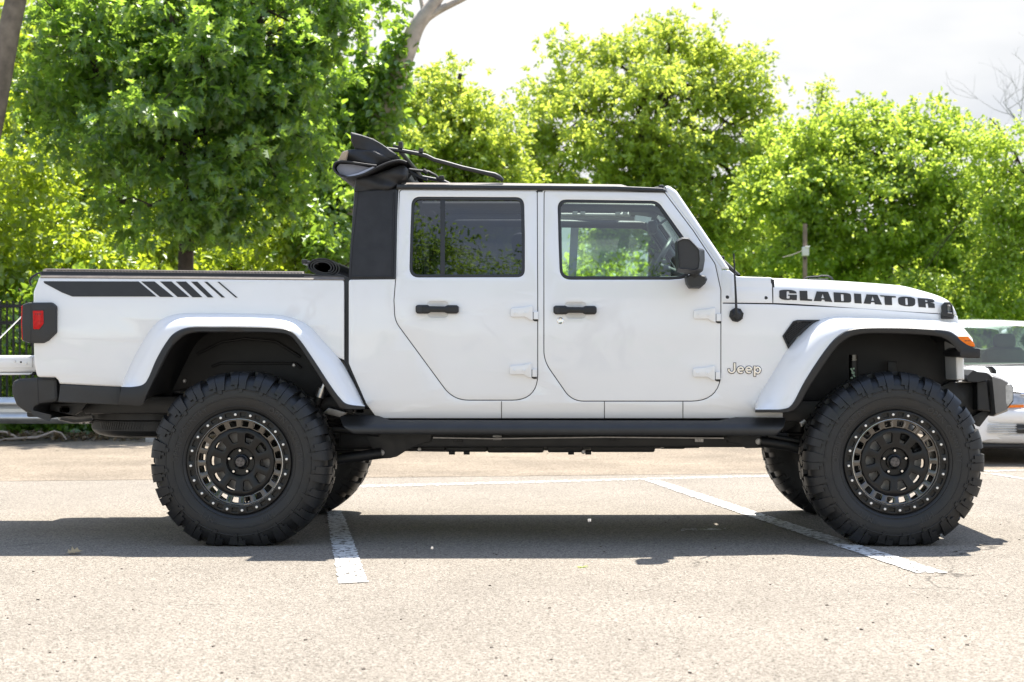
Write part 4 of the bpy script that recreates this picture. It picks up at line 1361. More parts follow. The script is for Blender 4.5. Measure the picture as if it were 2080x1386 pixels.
MB().box(W(1812, 750, 0.4), (0.05, 0.02, 0.09), bev=0.004).build('bump_stop', M['chassis'], TR)
slab('sensor_bracket', [(1624, 858, 1), (1634, 852, 1), (1640, 857), (1629, 868, 1)], 0.25, 0.27, M['steel'], TR, bev=0.002)

# ---------------- wheels
def tyre_mesh(R=0.482, W2=0.165, lugs=True, N=22):
    base = R - 0.022
    prof = [(0.262, -0.150), (0.276, -0.150), (0.286, -0.158), (0.305, -0.170), (0.335, -0.178), (0.370, -0.179), (0.400, -0.175), (0.425, -0.166), (0.442, -0.150), (0.453, -0.130), (base, -0.105), (base + 0.001, 0.0)]
    full = prof + [(r, -y) for r, y in reversed(prof[:-1])]
    mb = MB().lathe(full, (0, 0, 0), 120)
    # raised rings on the sidewall
    for r0, y0, hh in ((0.300, -0.1675, 0.0018), (0.345, -0.1792, 0.0016), (0.385, -0.1785, 0.0014)):
        mb.lathe([(r0 - 0.004, y0 + 0.003), (r0 - 0.002, y0 - hh), (r0 + 0.002, y0 - hh - 0.0004), (r0 + 0.004, y0 + 0.003)], (0, 0, 0), 120)
    if not lugs:
        return mb
    pts = [Vector((r, y)) for r, y in prof]
    # arc length from tread centre to sidewall
    path = list(reversed(pts))
    cum = [0.0]
    for a, b in zip(path[:-1], path[1:]):
        cum.append(cum[-1] + (b - a).length)
    def at(s):
        s = max(0, min(s, cum[-1] - 1e-5))
        for i in range(len(cum) - 1):
            if s <= cum[i + 1]:
                t = (s - cum[i]) / (cum[i + 1] - cum[i])
                p = path[i].lerp(path[i + 1], t)
                d = (path[i + 1] - path[i]).normalized()
                return p, Vector((-d.y, d.x)) * -1 if False else Vector((-(d.y), d.x))
    def nrm(s):
        p, n = at(s)
        if n.x < 0 and p.x > 0.44:
            n = -n
        if p.x <= 0.44 and n.y > 0:
            n = -n
        return p, n
    def lug(rows, sgn):
        """rows: (s, theta0, theta1, height)"""
        top0, top1, bot0, bot1 = [], [], [], []
        for (s, t0, t1, h) in rows:
            p, n = nrm(s)
            for t, T, B in ((t0, top0, bot0), (t1, top1, bot1)):
                q = p + n * h
                b = p - n * 0.003
                T.append(Vector((q.x * math.cos(t), sgn * q.y, q.x * math.sin(t))))
                B.append(Vector((b.x * math.cos(t), sgn * b.y, b.x * math.sin(t))))
        m = len(rows)
        vs = top0 + top1 + bot0 + bot1
        fs = []
        for i in range(m - 1):
            fs.append((i, i + 1, m + i + 1, m + i))
            fs.append((2 * m + i, 2 * m + i + 1, i + 1, i))
            fs.append((m + i, m + i + 1, 3 * m + i + 1, 3 * m + i))
        fs.append((0, m, 3 * m, 2 * m))
        fs.append((m - 1, 2 * m - 1, 4 * m - 1, 3 * m - 1))
        mb.add(vs, fs)
    P = 2 * math.pi / N
    sh = cum[1]            # arc length at the tread shoulder start
    for k in range(N):
        for sgn in (1, -1):
            o = k * P + (0.5 * P if sgn < 0 else 0)
            j = 0.03 * P * (1 if k % 2 else -1)
            # long stepped half of the shoulder lug
            h = 0.022
            lug([(sh - 0.058, o + 0.02 * P, o + 0.36 * P, h), (sh - 0.028, o + 0.0 * P, o + 0.36 * P, h), (sh, o, o + 0.38 * P, h), (sh + 0.026, o + j, o + 0.38 * P, h), (sh + 0.048, o + j, o + 0.38 * P, h * 0.92), (sh + 0.072, o + j + 0.02 * P, o + 0.38 * P, h * 0.70), (sh + 0.108, o + 0.05 * P, o + 0.34 * P, 0.0095)], sgn)
            lug([(sh + 0.1085, o + 0.17 * P, o + 0.36 * P, 0.0082), (sh + 0.126, o + 0.19 * P, o + 0.36 * P, 0.0072)], sgn)
            # short half
            lug([(sh - 0.046, o + 0.40 * P, o + 0.70 * P, h), (sh, o + 0.41 * P, o + 0.70 * P, h), (sh + 0.026, o + 0.40 * P, o + 0.71 * P, h), (sh + 0.048, o + 0.40 * P, o + 0.71 * P, h * 0.9), (sh + 0.066, o + 0.40 * P, o + 0.70 * P, h * 0.74), (sh + 0.088, o + 0.40 * P, o + 0.72 * P, 0.0095)], sgn)
            lug([(sh + 0.0885, o + 0.43 * P, o + 0.56 * P, 0.0092), (sh + 0.106, o + 0.44 * P, o + 0.56 * P, 0.008)], sgn)
            # centre blocks
            lug([(0.004, o + 0.30 * P, o + 0.62 * P, h), (0.024, o + 0.24 * P, o + 0.60 * P, h), (0.044, o + 0.10 * P, o + 0.44 * P, h)], sgn)
            lug([(0.006, o + 0.72 * P, o + 1.06 * P, h), (0.026, o + 0.70 * P, o + 1.02 * P, h), (0.050, o + 0.62 * P, o + 0.92 * P, h)], sgn)
    return mb

def bld(mb, name, mat, parent, angle=38):
    o = mb.build(name, mat, None, True, angle)
    o.parent = parent
    return o

def ring_holes(r0, r1, n, frac, phase=0.0, rc=0.004, taper=1.0):
    """n rounded windows between radii r0 and r1"""
    out = []
    for k in range(n):
        a = 2 * math.pi * (k + 0.5) / n + phase
        w1 = frac * 2 * math.pi / n / 2
        w0 = w1 * taper
        c = [(r1 * math.cos(a - w1), r1 * math.sin(a - w1), rc), (r1 * 1.004 * math.cos(a), r1 * 1.004 * math.sin(a)), (r1 * math.cos(a + w1), r1 * math.sin(a + w1), rc), (r0 * math.cos(a + w0), r0 * math.sin(a + w0), rc), (r0 * math.cos(a - w0), r0 * math.sin(a - w0), rc)]
        out.append(rounded(c, 3))
    return out
def circ(r, n=96):
    return [(r * math.cos(2 * math.pi * k / n), r * math.sin(2 * math.pi * k / n)) for k in range(n)]

def flat(yf):
    return lambda u, v, d: Vector((u, yf(math.hypot(u, v)) + d, v))

def make_wheel(x, y, detail, rot):
    w = bpy.data.objects.new('wheel', None)
    COL.objects.link(w)
    w.empty_display_size = 0.1
    w.parent = TR
    w.matrix_parent_inverse = parent_world(TR).inverted()
    w.location = (x, y, hz)
    mb = tyre_mesh()
    for v in mb.v:                 # turn the tread, then press the contact patch flat
        c, s = math.cos(rot), math.sin(rot)
        v.x, v.z = v.x * c - v.z * s, v.x * s + v.z * c
        floor = -hz + 0.004
        if v.z < floor + 0.03:
            t = (floor + 0.03 - v.z)
            if v.z < floor:
                v.z = floor - 0.0 + (v.z - floor) * 0.02
            v.y *= 1 + 0.35 * t
    bld(mb, 'tyre', M['rubber'], w, 34)
    # raised lettering round the sidewall
    cu = bpy.data.curves.new('sidewall_text', 'FONT')
    for word, mid, ra, hgt in (('OPEN COUNTRY', 150, 0.315, 0.030), ('M/T', -62, 0.315, 0.034), ('OPEN COUNTRY', 30, 0.315, 0.030), ('M/T', -120, 0.315, 0.034)) if detail else ():
        cu.body = word
        cu.size = hgt * 1.35
        cu.space_character = 1.15
        tx = bpy.data.objects.new('sidewall_text', cu)
        COL.objects.link(tx)
        me = bpy.data.meshes.new_from_object(tx.evaluated_get(bpy.context.evaluated_depsgraph_get()))
        bpy.data.objects.remove(tx)
        if not me.vertices:
            continue
        xs = [v.co.x for v in me.vertices]
        cx = (min(xs) + max(xs)) / 2
        lw = MB()
        vs = []
        for v in me.vertices:
            a = math.radians(mid) - (v.co.x - cx) / (ra + 0.015)
            r = ra + v.co.y
            vs.append(Vector((r * math.cos(a), -0.1815 + max(0, 0.325 - r) * 0.25, r * math.sin(a))))
        lw.add(vs, [tuple(p.vertices) for p in me.polygons])
        bld(lw, 'sidewall_letters', M['rubber_mark'], w)
    # bead ring
    Y = -0.150
    ph = math.radians(4) + rot * 0.0
    def app(outline, holes, mat, name, yf, th, bev, angle=40):
        o = plate(name, outline, mat, None, flat(yf), 1.0, holes, th, bev, False, None, None, angle)
        o.parent = w
        return o
    if detail:
        app(circ(0.2765), [list(reversed(circ(0.2335)))] + ring_holes(0.2445, 0.2635, 20, 0.40, ph, 0.003, 0.96), M['gloss'], 'bead_ring', lambda r: Y - 0.012, 0.022, 0.0025)
    rim = MB()
    rim.lathe([(0.278, Y + 0.02), (0.277, Y + 0.002), (0.234, Y + 0.002), (0.231, Y + 0.01), (0.231, Y + 0.04), (0.243, Y + 0.07), (0.250, 0.0), (0.252, 0.10), (0.256, 0.13), (0.260, 0.145), (0.266, 0.155), (0.270, 0.150)], (0, 0, 0), 72)
    bld(rim, 'rim_barrel', M['gloss'], w)
    rl = MB().lathe([(0.2335, Y - 0.004), (0.2325, Y - 0.0075), (0.2300, Y - 0.0085), (0.2285, Y - 0.006), (0.2285, Y + 0.004)], (0, 0, 0), 96)
    bld(rl, 'rim_edge', M['silver'] if detail else M['gloss'], w)
    app(circ(0.2285), [list(reversed(circ(0.176)))] + ring_holes(0.190, 0.2185, 20, 0.56, ph * 0.4, 0.005, 0.92), M['gun'] if detail else M['gloss'], 'spoke_ring', lambda r: Y + 0.012 + (0.2285 - r) * 0.35, 0.028, 0.003)
    app(circ(0.182), [list(reversed(circ(0.074)))] + ring_holes(0.106, 0.157, 10, 0.56, ph * 0.3 + 0.25, 0.010, 0.72), M['gloss'], 'wheel_disc', lambda r: Y + 0.016 + 0.02 * max(0, (r - 0.16) / 0.022) ** 2 * 0.3 + 0.012 * (1 - min(1, (r - 0.07) / 0.08)), 0.034, 0.004)
    hb = MB().lathe([(0.0745, Y + 0.026), (0.073, Y + 0.045), (0.071, Y + 0.055), (0.0, Y + 0.056)], (0, 0, 0), 48)
    hb.lathe([(0.0, Y + 0.020), (0.026, Y + 0.020), (0.031, Y + 0.024), (0.033, Y + 0.032), (0.040, Y + 0.036), (0.043, Y + 0.056)], (0, 0, 0), 40)
    bld(hb, 'hub', M['gloss'], w)
    if detail:
        bld(MB().lathe([(0.0, Y + 0.0185), (0.024, Y + 0.0188), (0.0255, Y + 0.021)], (0, 0, 0), 32), 'centre_cap', pbr('worn_cap', (0.10, 0.09, 0.085), 0.5, metal=0.6, var=0.5, vscale=90), w)
        b0 = None
        for k in range(20):
            a = 2 * math.pi * k / 20 + ph
            c = Vector((0.2545 * math.cos(a), 0, 0.2545 * math.sin(a)))
            if b0 is None:
                b0 = bld(MB().lathe([(0.0, Y - 0.0205), (0.0058, Y - 0.0205), (0.0068, Y - 0.0195), (0.0070, Y - 0.010)], (0, 0, 0), 8), 'ring_bolt', pbr('pale_bolt', (0.80, 0.77, 0.72), 0.4, metal=0.4, var=0.2, vscale=60), w)
                b0.location = c
            else:
                b = b0.copy()
                COL.objects.link(b)
                b.parent = w
                b.location = c
        n0 = None
        for k in range(5):
            a = 2 * math.pi * (k + 0.25) / 5 + 0.02
            c = Vector((0.061 * math.cos(a), 0, 0.061 * math.sin(a)))
            if n0 is None:
                n0 = bld(MB().lathe([(0.0, Y + 0.018), (0.006, Y + 0.018), (0.009, Y + 0.022), (0.0095, Y + 0.054)], (0, 0, 0), 12), 'lug_nut', M['chrome'], w)
                n0.location = c
            else:
                b = n0.copy()
                COL.objects.link(b)
                b.parent = w
                b.location = c
    br_ = MB().lathe([(0.05, -0.02), (0.165, -0.02), (0.167, -0.008), (0.165, 0.004), (0.05, 0.004)], (0, 0, 0), 48)
    bld(br_, 'brake_disc', M['steel'], w)
    cl = MB()
    for a in range(5):
        t = math.radians(20 + a * 14)
        cl.box((0.150 * math.cos(t), -0.010, 0.150 * math.sin(t)), (0.05, 0.09, 0.045), rot=Matrix.Rotation(-t, 3, 'Y'), bev=0.01)
    bld(cl, 'brake_caliper', M['chassis'], w)
    return w
TY = 0.062
w1 = make_wheel(Hub[0].x, TY, True, 0.03)
w2 = make_wheel(Hub[1].x, TY, True, 0.17)
for x, r in ((Hub[0].x, 0.4), (Hub[1].x, 0.9)):
    w = make_wheel(x, 2 * MIDY - TY, False, r)
    w.rotation_euler = (0, 0, math.pi)

# spare tyre slung under the bed
sp = MB()
R = 0.395
pf = [(0.24, -0.10), (0.26, -0.115), (0.32, -0.125), (0.36, -0.115), (0.383, -0.10)]
for z in (-0.085, -0.083, -0.03, -0.028, -0.022, 0.022, 0.028, 0.03, 0.083, 0.085):
    pf.append((R - (0.008 if abs(abs(z) - 0.027) < 0.005 and abs(z) > 0.024 and abs(z) < 0.03 else 0), z))
pf += [(r, -z) for r, z in reversed(pf[:5])]
sc_ = (W(190, 850, MIDY).x + R + 0.01, MIDY, CAMH + (HY - 844) * (D0 + 0.62) / F)
sp.lathe(pf, sc_, 96, axis='Z')
for k in range(150):
    a = 2 * math.pi * k / 150
    for z0, sl in ((0.056, 0.5), (-0.056, -0.5)):
        c = Vector(sc_) + Vector(((R + 0.001) * math.cos(a), (R + 0.001) * math.sin(a), z0))
        sp.box(c, (0.004, 0.0105, 0.046), rot=Matrix.Rotation(a, 3, 'Z') @ Matrix.Rotation(sl * 0.6, 3, 'X'))
sp.lathe([(0.235, -0.10), (0.22, -0.05), (0.10, -0.06), (0.0, -0.06)], sc_, 40, axis='Z')
sp.build('spare_tyre', M['rubber'], TR, angle=30)

for o in far_copy:
    mirror(o)

# ================================================================== the ground
def asphalt(name, c0, c1, c2, dark, fine=150.0, stain=0.25):
    m = bpy.data.materials.new(name)
    m.use_nodes = True
    t = m.node_tree
    b = t.nodes['Principled BSDF']
    tc = nd(t, 'ShaderNodeTexCoord')
    vo = nd(t, 'ShaderNodeTexVoronoi', Scale=fine)
    vo.inputs['Randomness'].default_value = 1.0
    t.links.new(tc.outputs['Object'], vo.inputs['Vector'])
    sep = nd(t, 'ShaderNodeSeparateColor')
    t.links.new(vo.outputs['Color'], sep.inputs['Color'])
    r = nd(t, 'ShaderNodeValToRGB')
    e = r.color_ramp.elements
    e[0].position, e[0].color = 0.0, tuple(dark) + (1,)
    e[1].position, e[1].color = 1.0, tuple(c2) + (1,)
    e.new(0.12).color = tuple(c0) + (1,)
    e.new(0.55).color = tuple(c1) + (1,)
    t.links.new(sep.outputs['Red'], r.inputs['Fac'])
    n = nd(t, 'ShaderNodeTexNoise', Scale=45.0, Detail=6.0)
    t.links.new(tc.outputs['Object'], n.inputs['Vector'])
    n2 = nd(t, 'ShaderNodeTexNoise', Scale=0.9, Detail=6.0, Roughness=0.62)
    t.links.new(tc.outputs['Object'], n2.inputs['Vector'])
    def mapr(src, a, bb, lo, hi):
        q = nd(t, 'ShaderNodeMapRange')
        q.inputs['From Min'].default_value = a
        q.inputs['From Max'].default_value = bb
        q.inputs['To Min'].default_value = lo
        q.inputs['To Max'].default_value = hi
        t.links.new(src, q.inputs['Value'])
        return q.outputs['Result']
    k1 = mapr(n.outputs['Fac'], 0.3, 0.7, 0.80, 1.16)
    k2 = mapr(n2.outputs['Fac'], 0.3, 0.7, 1 - stain, 1 + stain * 0.5)
    mul = nd(t, 'ShaderNodeMath', operation='MULTIPLY')
    t.links.new(k1, mul.inputs[0])
    t.links.new(k2, mul.inputs[1])
    # hairline cracks
    vc = nd(t, 'ShaderNodeTexVoronoi', Scale=0.38, feature='DISTANCE_TO_EDGE')
    nw = nd(t, 'ShaderNodeTexNoise', Scale=2.5, Detail=6.0)
    t.links.new(tc.outputs['Object'], nw.inputs['Vector'])
    mxv = nd(t, 'ShaderNodeMix', data_type='VECTOR')
    mxv.inputs['Factor'].default_value = 0.30
    t.links.new(tc.outputs['Object'], mxv.inputs[4])
    t.links.new(nw.outputs['Color'], mxv.inputs[5])
    t.links.new(mxv.outputs[1], vc.inputs['Vector'])
    ck = mapr(vc.outputs['Distance'], 0.0, 0.0022, 0.0, 1.0)
    nm = nd(t, 'ShaderNodeTexNoise', Scale=0.8, Detail=3.0)
    t.links.new(tc.outputs['Object'], nm.inputs['Vector'])
    ckm = mapr(nm.outputs['Fac'], 0.50, 0.62, 1.0, 0.45)
    mxk = nd(t, 'ShaderNodeMath', operation='MAXIMUM')
    t.links.new(ck, mxk.inputs[0])
    t.links.new(ckm, mxk.inputs[1])
    mul2 = nd(t, 'ShaderNodeMath', operation='MULTIPLY')
    t.links.new(mul.outputs[0], mul2.inputs[0])
    t.links.new(mxk.outputs[0], mul2.inputs[1])
    vs = nd(t, 'ShaderNodeVectorMath', operation='SCALE')
    t.links.new(r.outputs['Color'], vs.inputs[0])
    t.links.new(mul2.outputs[0], vs.inputs['Scale'])
    t.links.new(vs.outputs['Vector'], b.inputs['Base Color'])
    b.inputs['Roughness'].default_value = 0.9
    b.inputs['Specular IOR Level'].default_value = 0.2
    bp = nd(t, 'ShaderNodeBump', Strength=0.5, Distance=0.003)
    t.links.new(vo.outputs['Distance'], bp.inputs['Height'])
    t.links.new(bp.outputs['Normal'], b.inputs['Normal'])
    return m

M['asphalt'] = asphalt('worn_asphalt', (0.148, 0.127, 0.101), (0.240, 0.211, 0.173), (0.335, 0.299, 0.251), (0.042, 0.036, 0.030), 175.0, 0.15)
M['asphalt_far'] = asphalt('brown_asphalt', (0.155, 0.125, 0.09), (0.24, 0.195, 0.145), (0.33, 0.275, 0.21), (0.07, 0.055, 0.04), 110.0, 0.30)
def worn_paint(name, col, wear):
    m = pbr(name, col, 0.7, var=0.1, vscale=30)
    t = m.node_tree
    b = t.nodes['Principled BSDF']
    out = t.nodes['Material Output']
    tr = nd(t, 'ShaderNodeBsdfTransparent')
    tc = nd(t, 'ShaderNodeTexCoord')
    n = nd(t, 'ShaderNodeTexNoise', Scale=26.0, Detail=7.0, Roughness=0.7)
    t.links.new(tc.outputs['Object'], n.inputs['Vector'])
    q = nd(t, 'ShaderNodeMapRange')
    q.inputs['From Min'].default_value = wear
    q.inputs['From Max'].default_value = wear + 0.04
    t.links.new(n.outputs['Fac'], q.inputs['Value'])
    mx = nd(t, 'ShaderNodeMixShader')
    t.links.new(q.outputs['Result'], mx.inputs['Fac'])
    t.links.new(tr.outputs['BSDF'], mx.inputs[1])
    t.links.new(b.outputs['BSDF'], mx.inputs[2])
    t.links.new(mx.outputs['Shader'], out.inputs['Surface'])
    return m
M['line'] = worn_paint('worn_white_line', (0.62, 0.61, 0.585), 0.44)
M['line_thin'] = worn_paint('very_worn_line', (0.62, 0.61, 0.58), 0.50)
M['earth'] = pbr('leaf_litter_earth', (0.07, 0.055, 0.035), 0.9, var=0.6, vscale=12, bump=0.6, bscale=30)
M['grass'] = pbr('grass_ground', (0.06, 0.11, 0.02), 0.9, var=0.4, vscale=3, bump=0.6, bscale=40)

def sheet(name, pts, mat, z):
    o = mk(name, [Vector((p[0], p[1], z)) for p in pts], [tuple(range(len(pts)))], mat, None, False)
    return structure(o)
o = sheet('ground', [(-400, -200), (400, -200), (400, 600), (-400, 600)], M['grass'], -0.010)
o = sheet('parking_lot', [(-60, -60), (60, -60), (60, 20.5), (-60, 20.5)], M['asphalt'], 0.0)
# the older, browner asphalt beyond the stalls
a, b = G(0, 978), G(2200, 956)
sheet('access_lane', [(a.x - 20, a.y - 0.6), (a.x, a.y), (b.x, b.y), (40, b.y + 0.8), (40, 13.6), (-40, 12.8)], M['asphalt_far'], 0.002)
a, b, c, d = G(-300, 880), G(330, 884), G(420, 868), G(420, 842)
sheet('verge', [(-30, 9.6), (G(0, 907).x, G(0, 907).y), (G(120, 899).x, G(120, 899).y), (G(230, 889).x, G(230, 889).y), (G(345, 884).x, G(345, 884).y), (-3.5, 13.0), (-2.6, 22.0), (-30, 22.0)], M['earth'], 0.008)
def line(pts, mat='line', z=0.005):
    # brushed-on paint: the edges wander by a few millimetres
    rq = random.Random(len(pts) * 31 + int(abs(pts[0].x) * 100))
    out = []
    for p, q in zip(pts, pts[1:] + pts[:1]):
        n = max(1, int((q - p).length / 0.03))
        d = (q - p).normalized()
        for k in range(n):
            w = (p + (q - p) * k / n) + Vector((-d.y, d.x, 0)) * rq.gauss(0, 0.0035)
            out.append((w.x, w.y))
    sheet('parking_line', out, M[mat], z)
line([G(688, 1187), G(748, 1184), G(703, 1062), G(693, 1038), G(664, 1038), G(670, 1085)])
line([G(1860, 1165), G(1925, 1165.5), G(1600, 1062), G(1345, 978.5), G(1308, 976), G(1500, 1043)])
line([G(620, 994.5), G(660, 993.5), G(1400, 973.5), G(1700, 966), G(2500, 948), G(2500, 945.5), G(1700, 963), G(1400, 970), G(660, 988.5), G(620, 990)], 'line_thin', 0.0045)
line([G(1975, 962), G(2010, 963.5), G(2300, 1012), G(2300, 1000), G(2090, 975), G(2030, 964)])
line([G(1384, 1080), G(1474, 1077.5), G(1474, 1074.5), G(1384, 1076)], 'line_thin')
# concrete kerb stub by the fence end
mb = MB().box((G(380, 884).x, 12.6, 0.09), (1.3, 0.25, 0.20), bev=0.02)
structure(mb.build('kerb', pbr('concrete', (0.36, 0.34, 0.31), 0.9, var=0.15, vscale=6)))

# ================================================================== guard rail and fence
M['galv'] = pbr('galvanised_steel', (0.56, 0.57, 0.57), 0.42, metal=0.75, var=0.14, vscale=6, rvar=0.08)
M['fence'] = pbr('black_fence_paint', (0.018, 0.018, 0.020), 0.5, var=0.15)
YG = 9.8
gr = thing('guard_rail', 'galvanised W profile steel guard rail behind the truck bumper', 'guard rail', (-8, YG, 0))
mb = MB()
sec = [(0.0, 0.155), (-0.012, 0.150), (-0.03, 0.135), (-0.075, 0.105), (-0.08, 0.085), (-0.075, 0.065), (-0.02, 0.02), (-0.02, -0.02), (-0.075, -0.065), (-0.08, -0.085), (-0.075, -0.105), (-0.03, -0.135), (-0.012, -0.150), (0.0, -0.155)]
zc = CAMH + (HY - 834) * (D0 + YG) / F
rows = []
for x in (-16.0, -4.45, -4.30, -4.22):
    k = 1.0 if x < -4.4 else (0.9 if x < -4.25 else 0.75)
    rows.append([Vector((x, YG + y, zc + z * k)) for y, z in sec] + [Vector((x, YG + y + 0.004, zc + z * k)) for y, z in reversed(sec)])
mb.loft(rows, True).build('rail', M['galv'], gr, angle=50)
for x in (-14.4, -12.5, -10.6, -8.7, -6.8, -4.9):
    MB().box((x, YG + 0.09, 0.30), (0.10, 0.15, 0.75), bev=0.008).build('post', M['galv'], gr)

YFN = 11.4
fn = thing('picket_fence', 'black metal picket fence behind the guard rail', 'fence', (-8, YFN, 0))
zt = CAMH + (HY - 613) * (D0 + YFN) / F
mb = MB()
x = -16.0
while x < -2.7:
    mb.box((x, YFN, (zt + 0.05) / 2), (0.022, 0.022, zt - 0.03))
    x += 0.082
mb.build('pickets', M['fence'], fn, smooth=False)
for py in (622, 656):
    z = CAMH + (HY - py) * (D0 + YFN) / F
    MB().box((-9.35, YFN - 0.002, z), (13.3, 0.036, 0.045)).build('fence_rail', M['fence'], fn, smooth=False)
MB().box((-9.35, YFN - 0.002, 0.14), (13.3, 0.036, 0.045)).build('fence_rail', M['fence'], fn, smooth=False)
for x in (-14.2, -11.8, -9.4, G(8, 900).x - 0.05 + 1.0, -4.9, -2.7):
    MB().box((x, YFN, (zt + 0.06) / 2), (0.065, 0.065, zt + 0.06), bev=0.006).build('fence_post', M['fence'], fn)

# ================================================================== the white saloon at the right
def sedan(cx, yfront):
    t = thing('parked_sedan', 'white saloon car parked nose-on behind the truck\'s front bumper', 'car', (cx, yfront + 2.3, 0))
    white = M['paint']
    def P(x, y, z):
        return Vector((cx + x, yfront + y, z))
    def body_sec(y, hw, zlo, zbelt, ztop, crown):
        pts = [(hw * 0.90, zlo), (hw * 0.97, zlo + 0.06), (hw, zlo + 0.20), (hw, zbelt - 0.12), (hw * 0.975, zbelt - 0.03), (hw * 0.93, zbelt), (hw * 0.72, ztop), (hw * 0.40, ztop + crown), (0, ztop + crown * 1.2)]
        full = [(-x, z) for x, z in pts] + [(x, z) for x, z in reversed(pts[:-1])]
        return [P(x, y, z) for x, z in full]
    secs = [(0.06, 0.62, 0.24, 0.56, 0.60, 0.01), (0.10, 0.74, 0.20, 0.62, 0.655, 0.015), (0.24, 0.83, 0.19, 0.68, 0.71, 0.02), (0.55, 0.86, 0.19, 0.745, 0.775, 0.025), (1.0, 0.875, 0.20, 0.81, 0.835, 0.03), (1.45, 0.88, 0.20, 0.865, 0.885, 0.03), (1.60, 0.88, 0.20, 0.885, 0.895, 0.02),
            (2.6, 0.885, 0.20, 0.90, 0.905, 0.01), (3.6, 0.88, 0.20, 0.915, 0.92, 0.01), (4.1, 0.86, 0.22, 0.92, 0.95, 0.02), (4.5, 0.80, 0.26, 0.90, 0.94, 0.02), (4.65, 0.72, 0.32, 0.80, 0.84, 0.01)]
    rows = catmull([body_sec(*s) for s in secs], 3)
    mb = MB().loft(rows)
    n = len(rows[0])
    mb.f.append(tuple(range(n)))
    mb.f.append(tuple(reversed(range(len(mb.v) - n, len(mb.v)))))
    body = mb.build('body', white, t, angle=50)
    # roof and pillars
    rf = [(2.18, 0.56, 1.325), (2.35, 0.575, 1.375), (2.7, 0.58, 1.40), (3.1, 0.575, 1.395), (3.45, 0.55, 1.36), (3.6, 0.535, 1.325)]
    rows = []
    for y, hw, z in rf:
        rows.append([P(-hw, y, z - 0.045), P(-hw * 0.97, y, z - 0.015), P(-hw * 0.85, y, z), P(-hw * 0.4, y, z + 0.012), P(0, y, z + 0.016), P(hw * 0.4, y, z + 0.012), P(hw * 0.85, y, z), P(hw * 0.97, y, z - 0.015), P(hw, y, z - 0.045)])
    MB().loft(catmull(rows, 3)).build('roof', white, t, angle=60)
    for s in (-1, 1):
        MB().tube([P(s * 0.755, 1.50, 0.885), P(s * 0.66, 1.85, 1.12), P(s * 0.563, 2.20, 1.30)], 0.033, 8).build('pillar', white, t)
        MB().tube([P(s * 0.79, 2.62, 0.90), P(s * 0.58, 2.66, 1.35)], 0.03, 8).build('pillar', white, t)
        MB().tube([P(s * 0.78, 4.0, 0.93), P(s * 0.56, 3.55, 1.31)], 0.05, 8).build('pillar', white, t)
        MB().loft([[P(s * 0.80, y, 0.90), P(s * 0.58, y2, 1.345)] for y, y2 in ((1.62, 2.2), (2.6, 2.64), (3.9, 3.5))]).build('side_window', M['glass_car'], t)
        mm = MB().box(P(s * 0.96, 1.72, 0.98), (0.19, 0.10, 0.12), bev=0.035)
        mm.build('wing_mirror', white, t)
    rows = []
    for k in range(9):
        a = -1 + k / 4
        rows.append([P(a * 0.745, 1.50 - 0.10 * (1 - a * a), 0.885), P(a * 0.66, 1.84 - 0.08 * (1 - a * a), 1.11), P(a * 0.555, 2.20 - 0.05 * (1 - a * a), 1.315)])
    ws = MB().loft(rows).build('windscreen', M['glass_car'], t)
    MB().box(P(-0.44, 1.97, 1.215), (0.075, 0.012, 0.10), rot=Matrix.Rotation(math.radians(-33), 3, 'X')).build('sticker', pbr('pale_sticker', (0.55, 0.58, 0.68), 0.6), ws)
    rows = []
    for k in range(5):
        a = -1 + k / 2
        rows.append([P(a * 0.54, 3.60, 1.31), P(a * 0.72, 4.02, 0.95)])
    MB().loft(rows).build('rear_window', M['glass_car'], t)
    MB().tube([P(-0.55, 1.44, 0.905), P(0.1, 1.36, 0.925), P(0.62, 1.42, 0.91)], 0.010, 6).build('wiper', M['black'], t)
    MB().box(P(0, 1.46, 0.893), (1.36, 0.10, 0.02), bev=0.006).build('cowl', M['plastic'], t)
    # cabin
    mb = MB()
    for s in (-0.36, 0.36):
        mb.box(P(s, 2.75, 0.80), (0.50, 0.22, 0.62), bev=0.105)
        mb.box(P(s, 2.78, 1.17), (0.25, 0.13, 0.18), bev=0.06)
    mb.box(P(0, 3.6, 0.85), (1.2, 0.2, 0.5), bev=0.06)
    mb.build('seats', pbr('beige_cloth', (0.13, 0.12, 0.095), 0.8), t)
    MB().box(P(0, 1.85, 0.86), (1.35, 0.55, 0.16), bev=0.05).build('dashboard', pbr('beige_dash', (0.04, 0.038, 0.033), 0.7), t)
    # face
    for s in (-1, 1):
        def lampq(a, y, z):
            return P(s * a, y - 0.062, z)
        h = MB().loft([[lampq(0.22, 0.085, 0.575), lampq(0.22, 0.13, 0.665)], [lampq(0.50, 0.088, 0.555), lampq(0.50, 0.16, 0.685)], [lampq(0.66, 0.12, 0.555), lampq(0.66, 0.21, 0.70)], [lampq(0.78, 0.22, 0.575), lampq(0.78, 0.31, 0.695)]])
        hl = h.build('headlight', pbr('lamp_glass', (0.36, 0.37, 0.39), 0.15, coat=1.0, var=0.3, vscale=25), t)
        MB().loft([[lampq(0.24, 0.075, 0.535), lampq(0.24, 0.08, 0.560)], [lampq(0.60, 0.09, 0.528), lampq(0.60, 0.095, 0.553)], [lampq(0.77, 0.20, 0.545), lampq(0.77, 0.205, 0.570)]]).build('amber_strip', M['amber'], hl)
        MB().tube([lampq(0.215, 0.08, 0.57), lampq(0.22, 0.12, 0.668), lampq(0.50, 0.155, 0.69), lampq(0.66, 0.205, 0.703), lampq(0.785, 0.305, 0.70)], 0.006, 6).build('lamp_trim', M['black'], hl)
    MB().box(P(0, 0.05, 0.60), (0.36, 0.05, 0.10), bev=0.02).build('grille', M['black'], t)
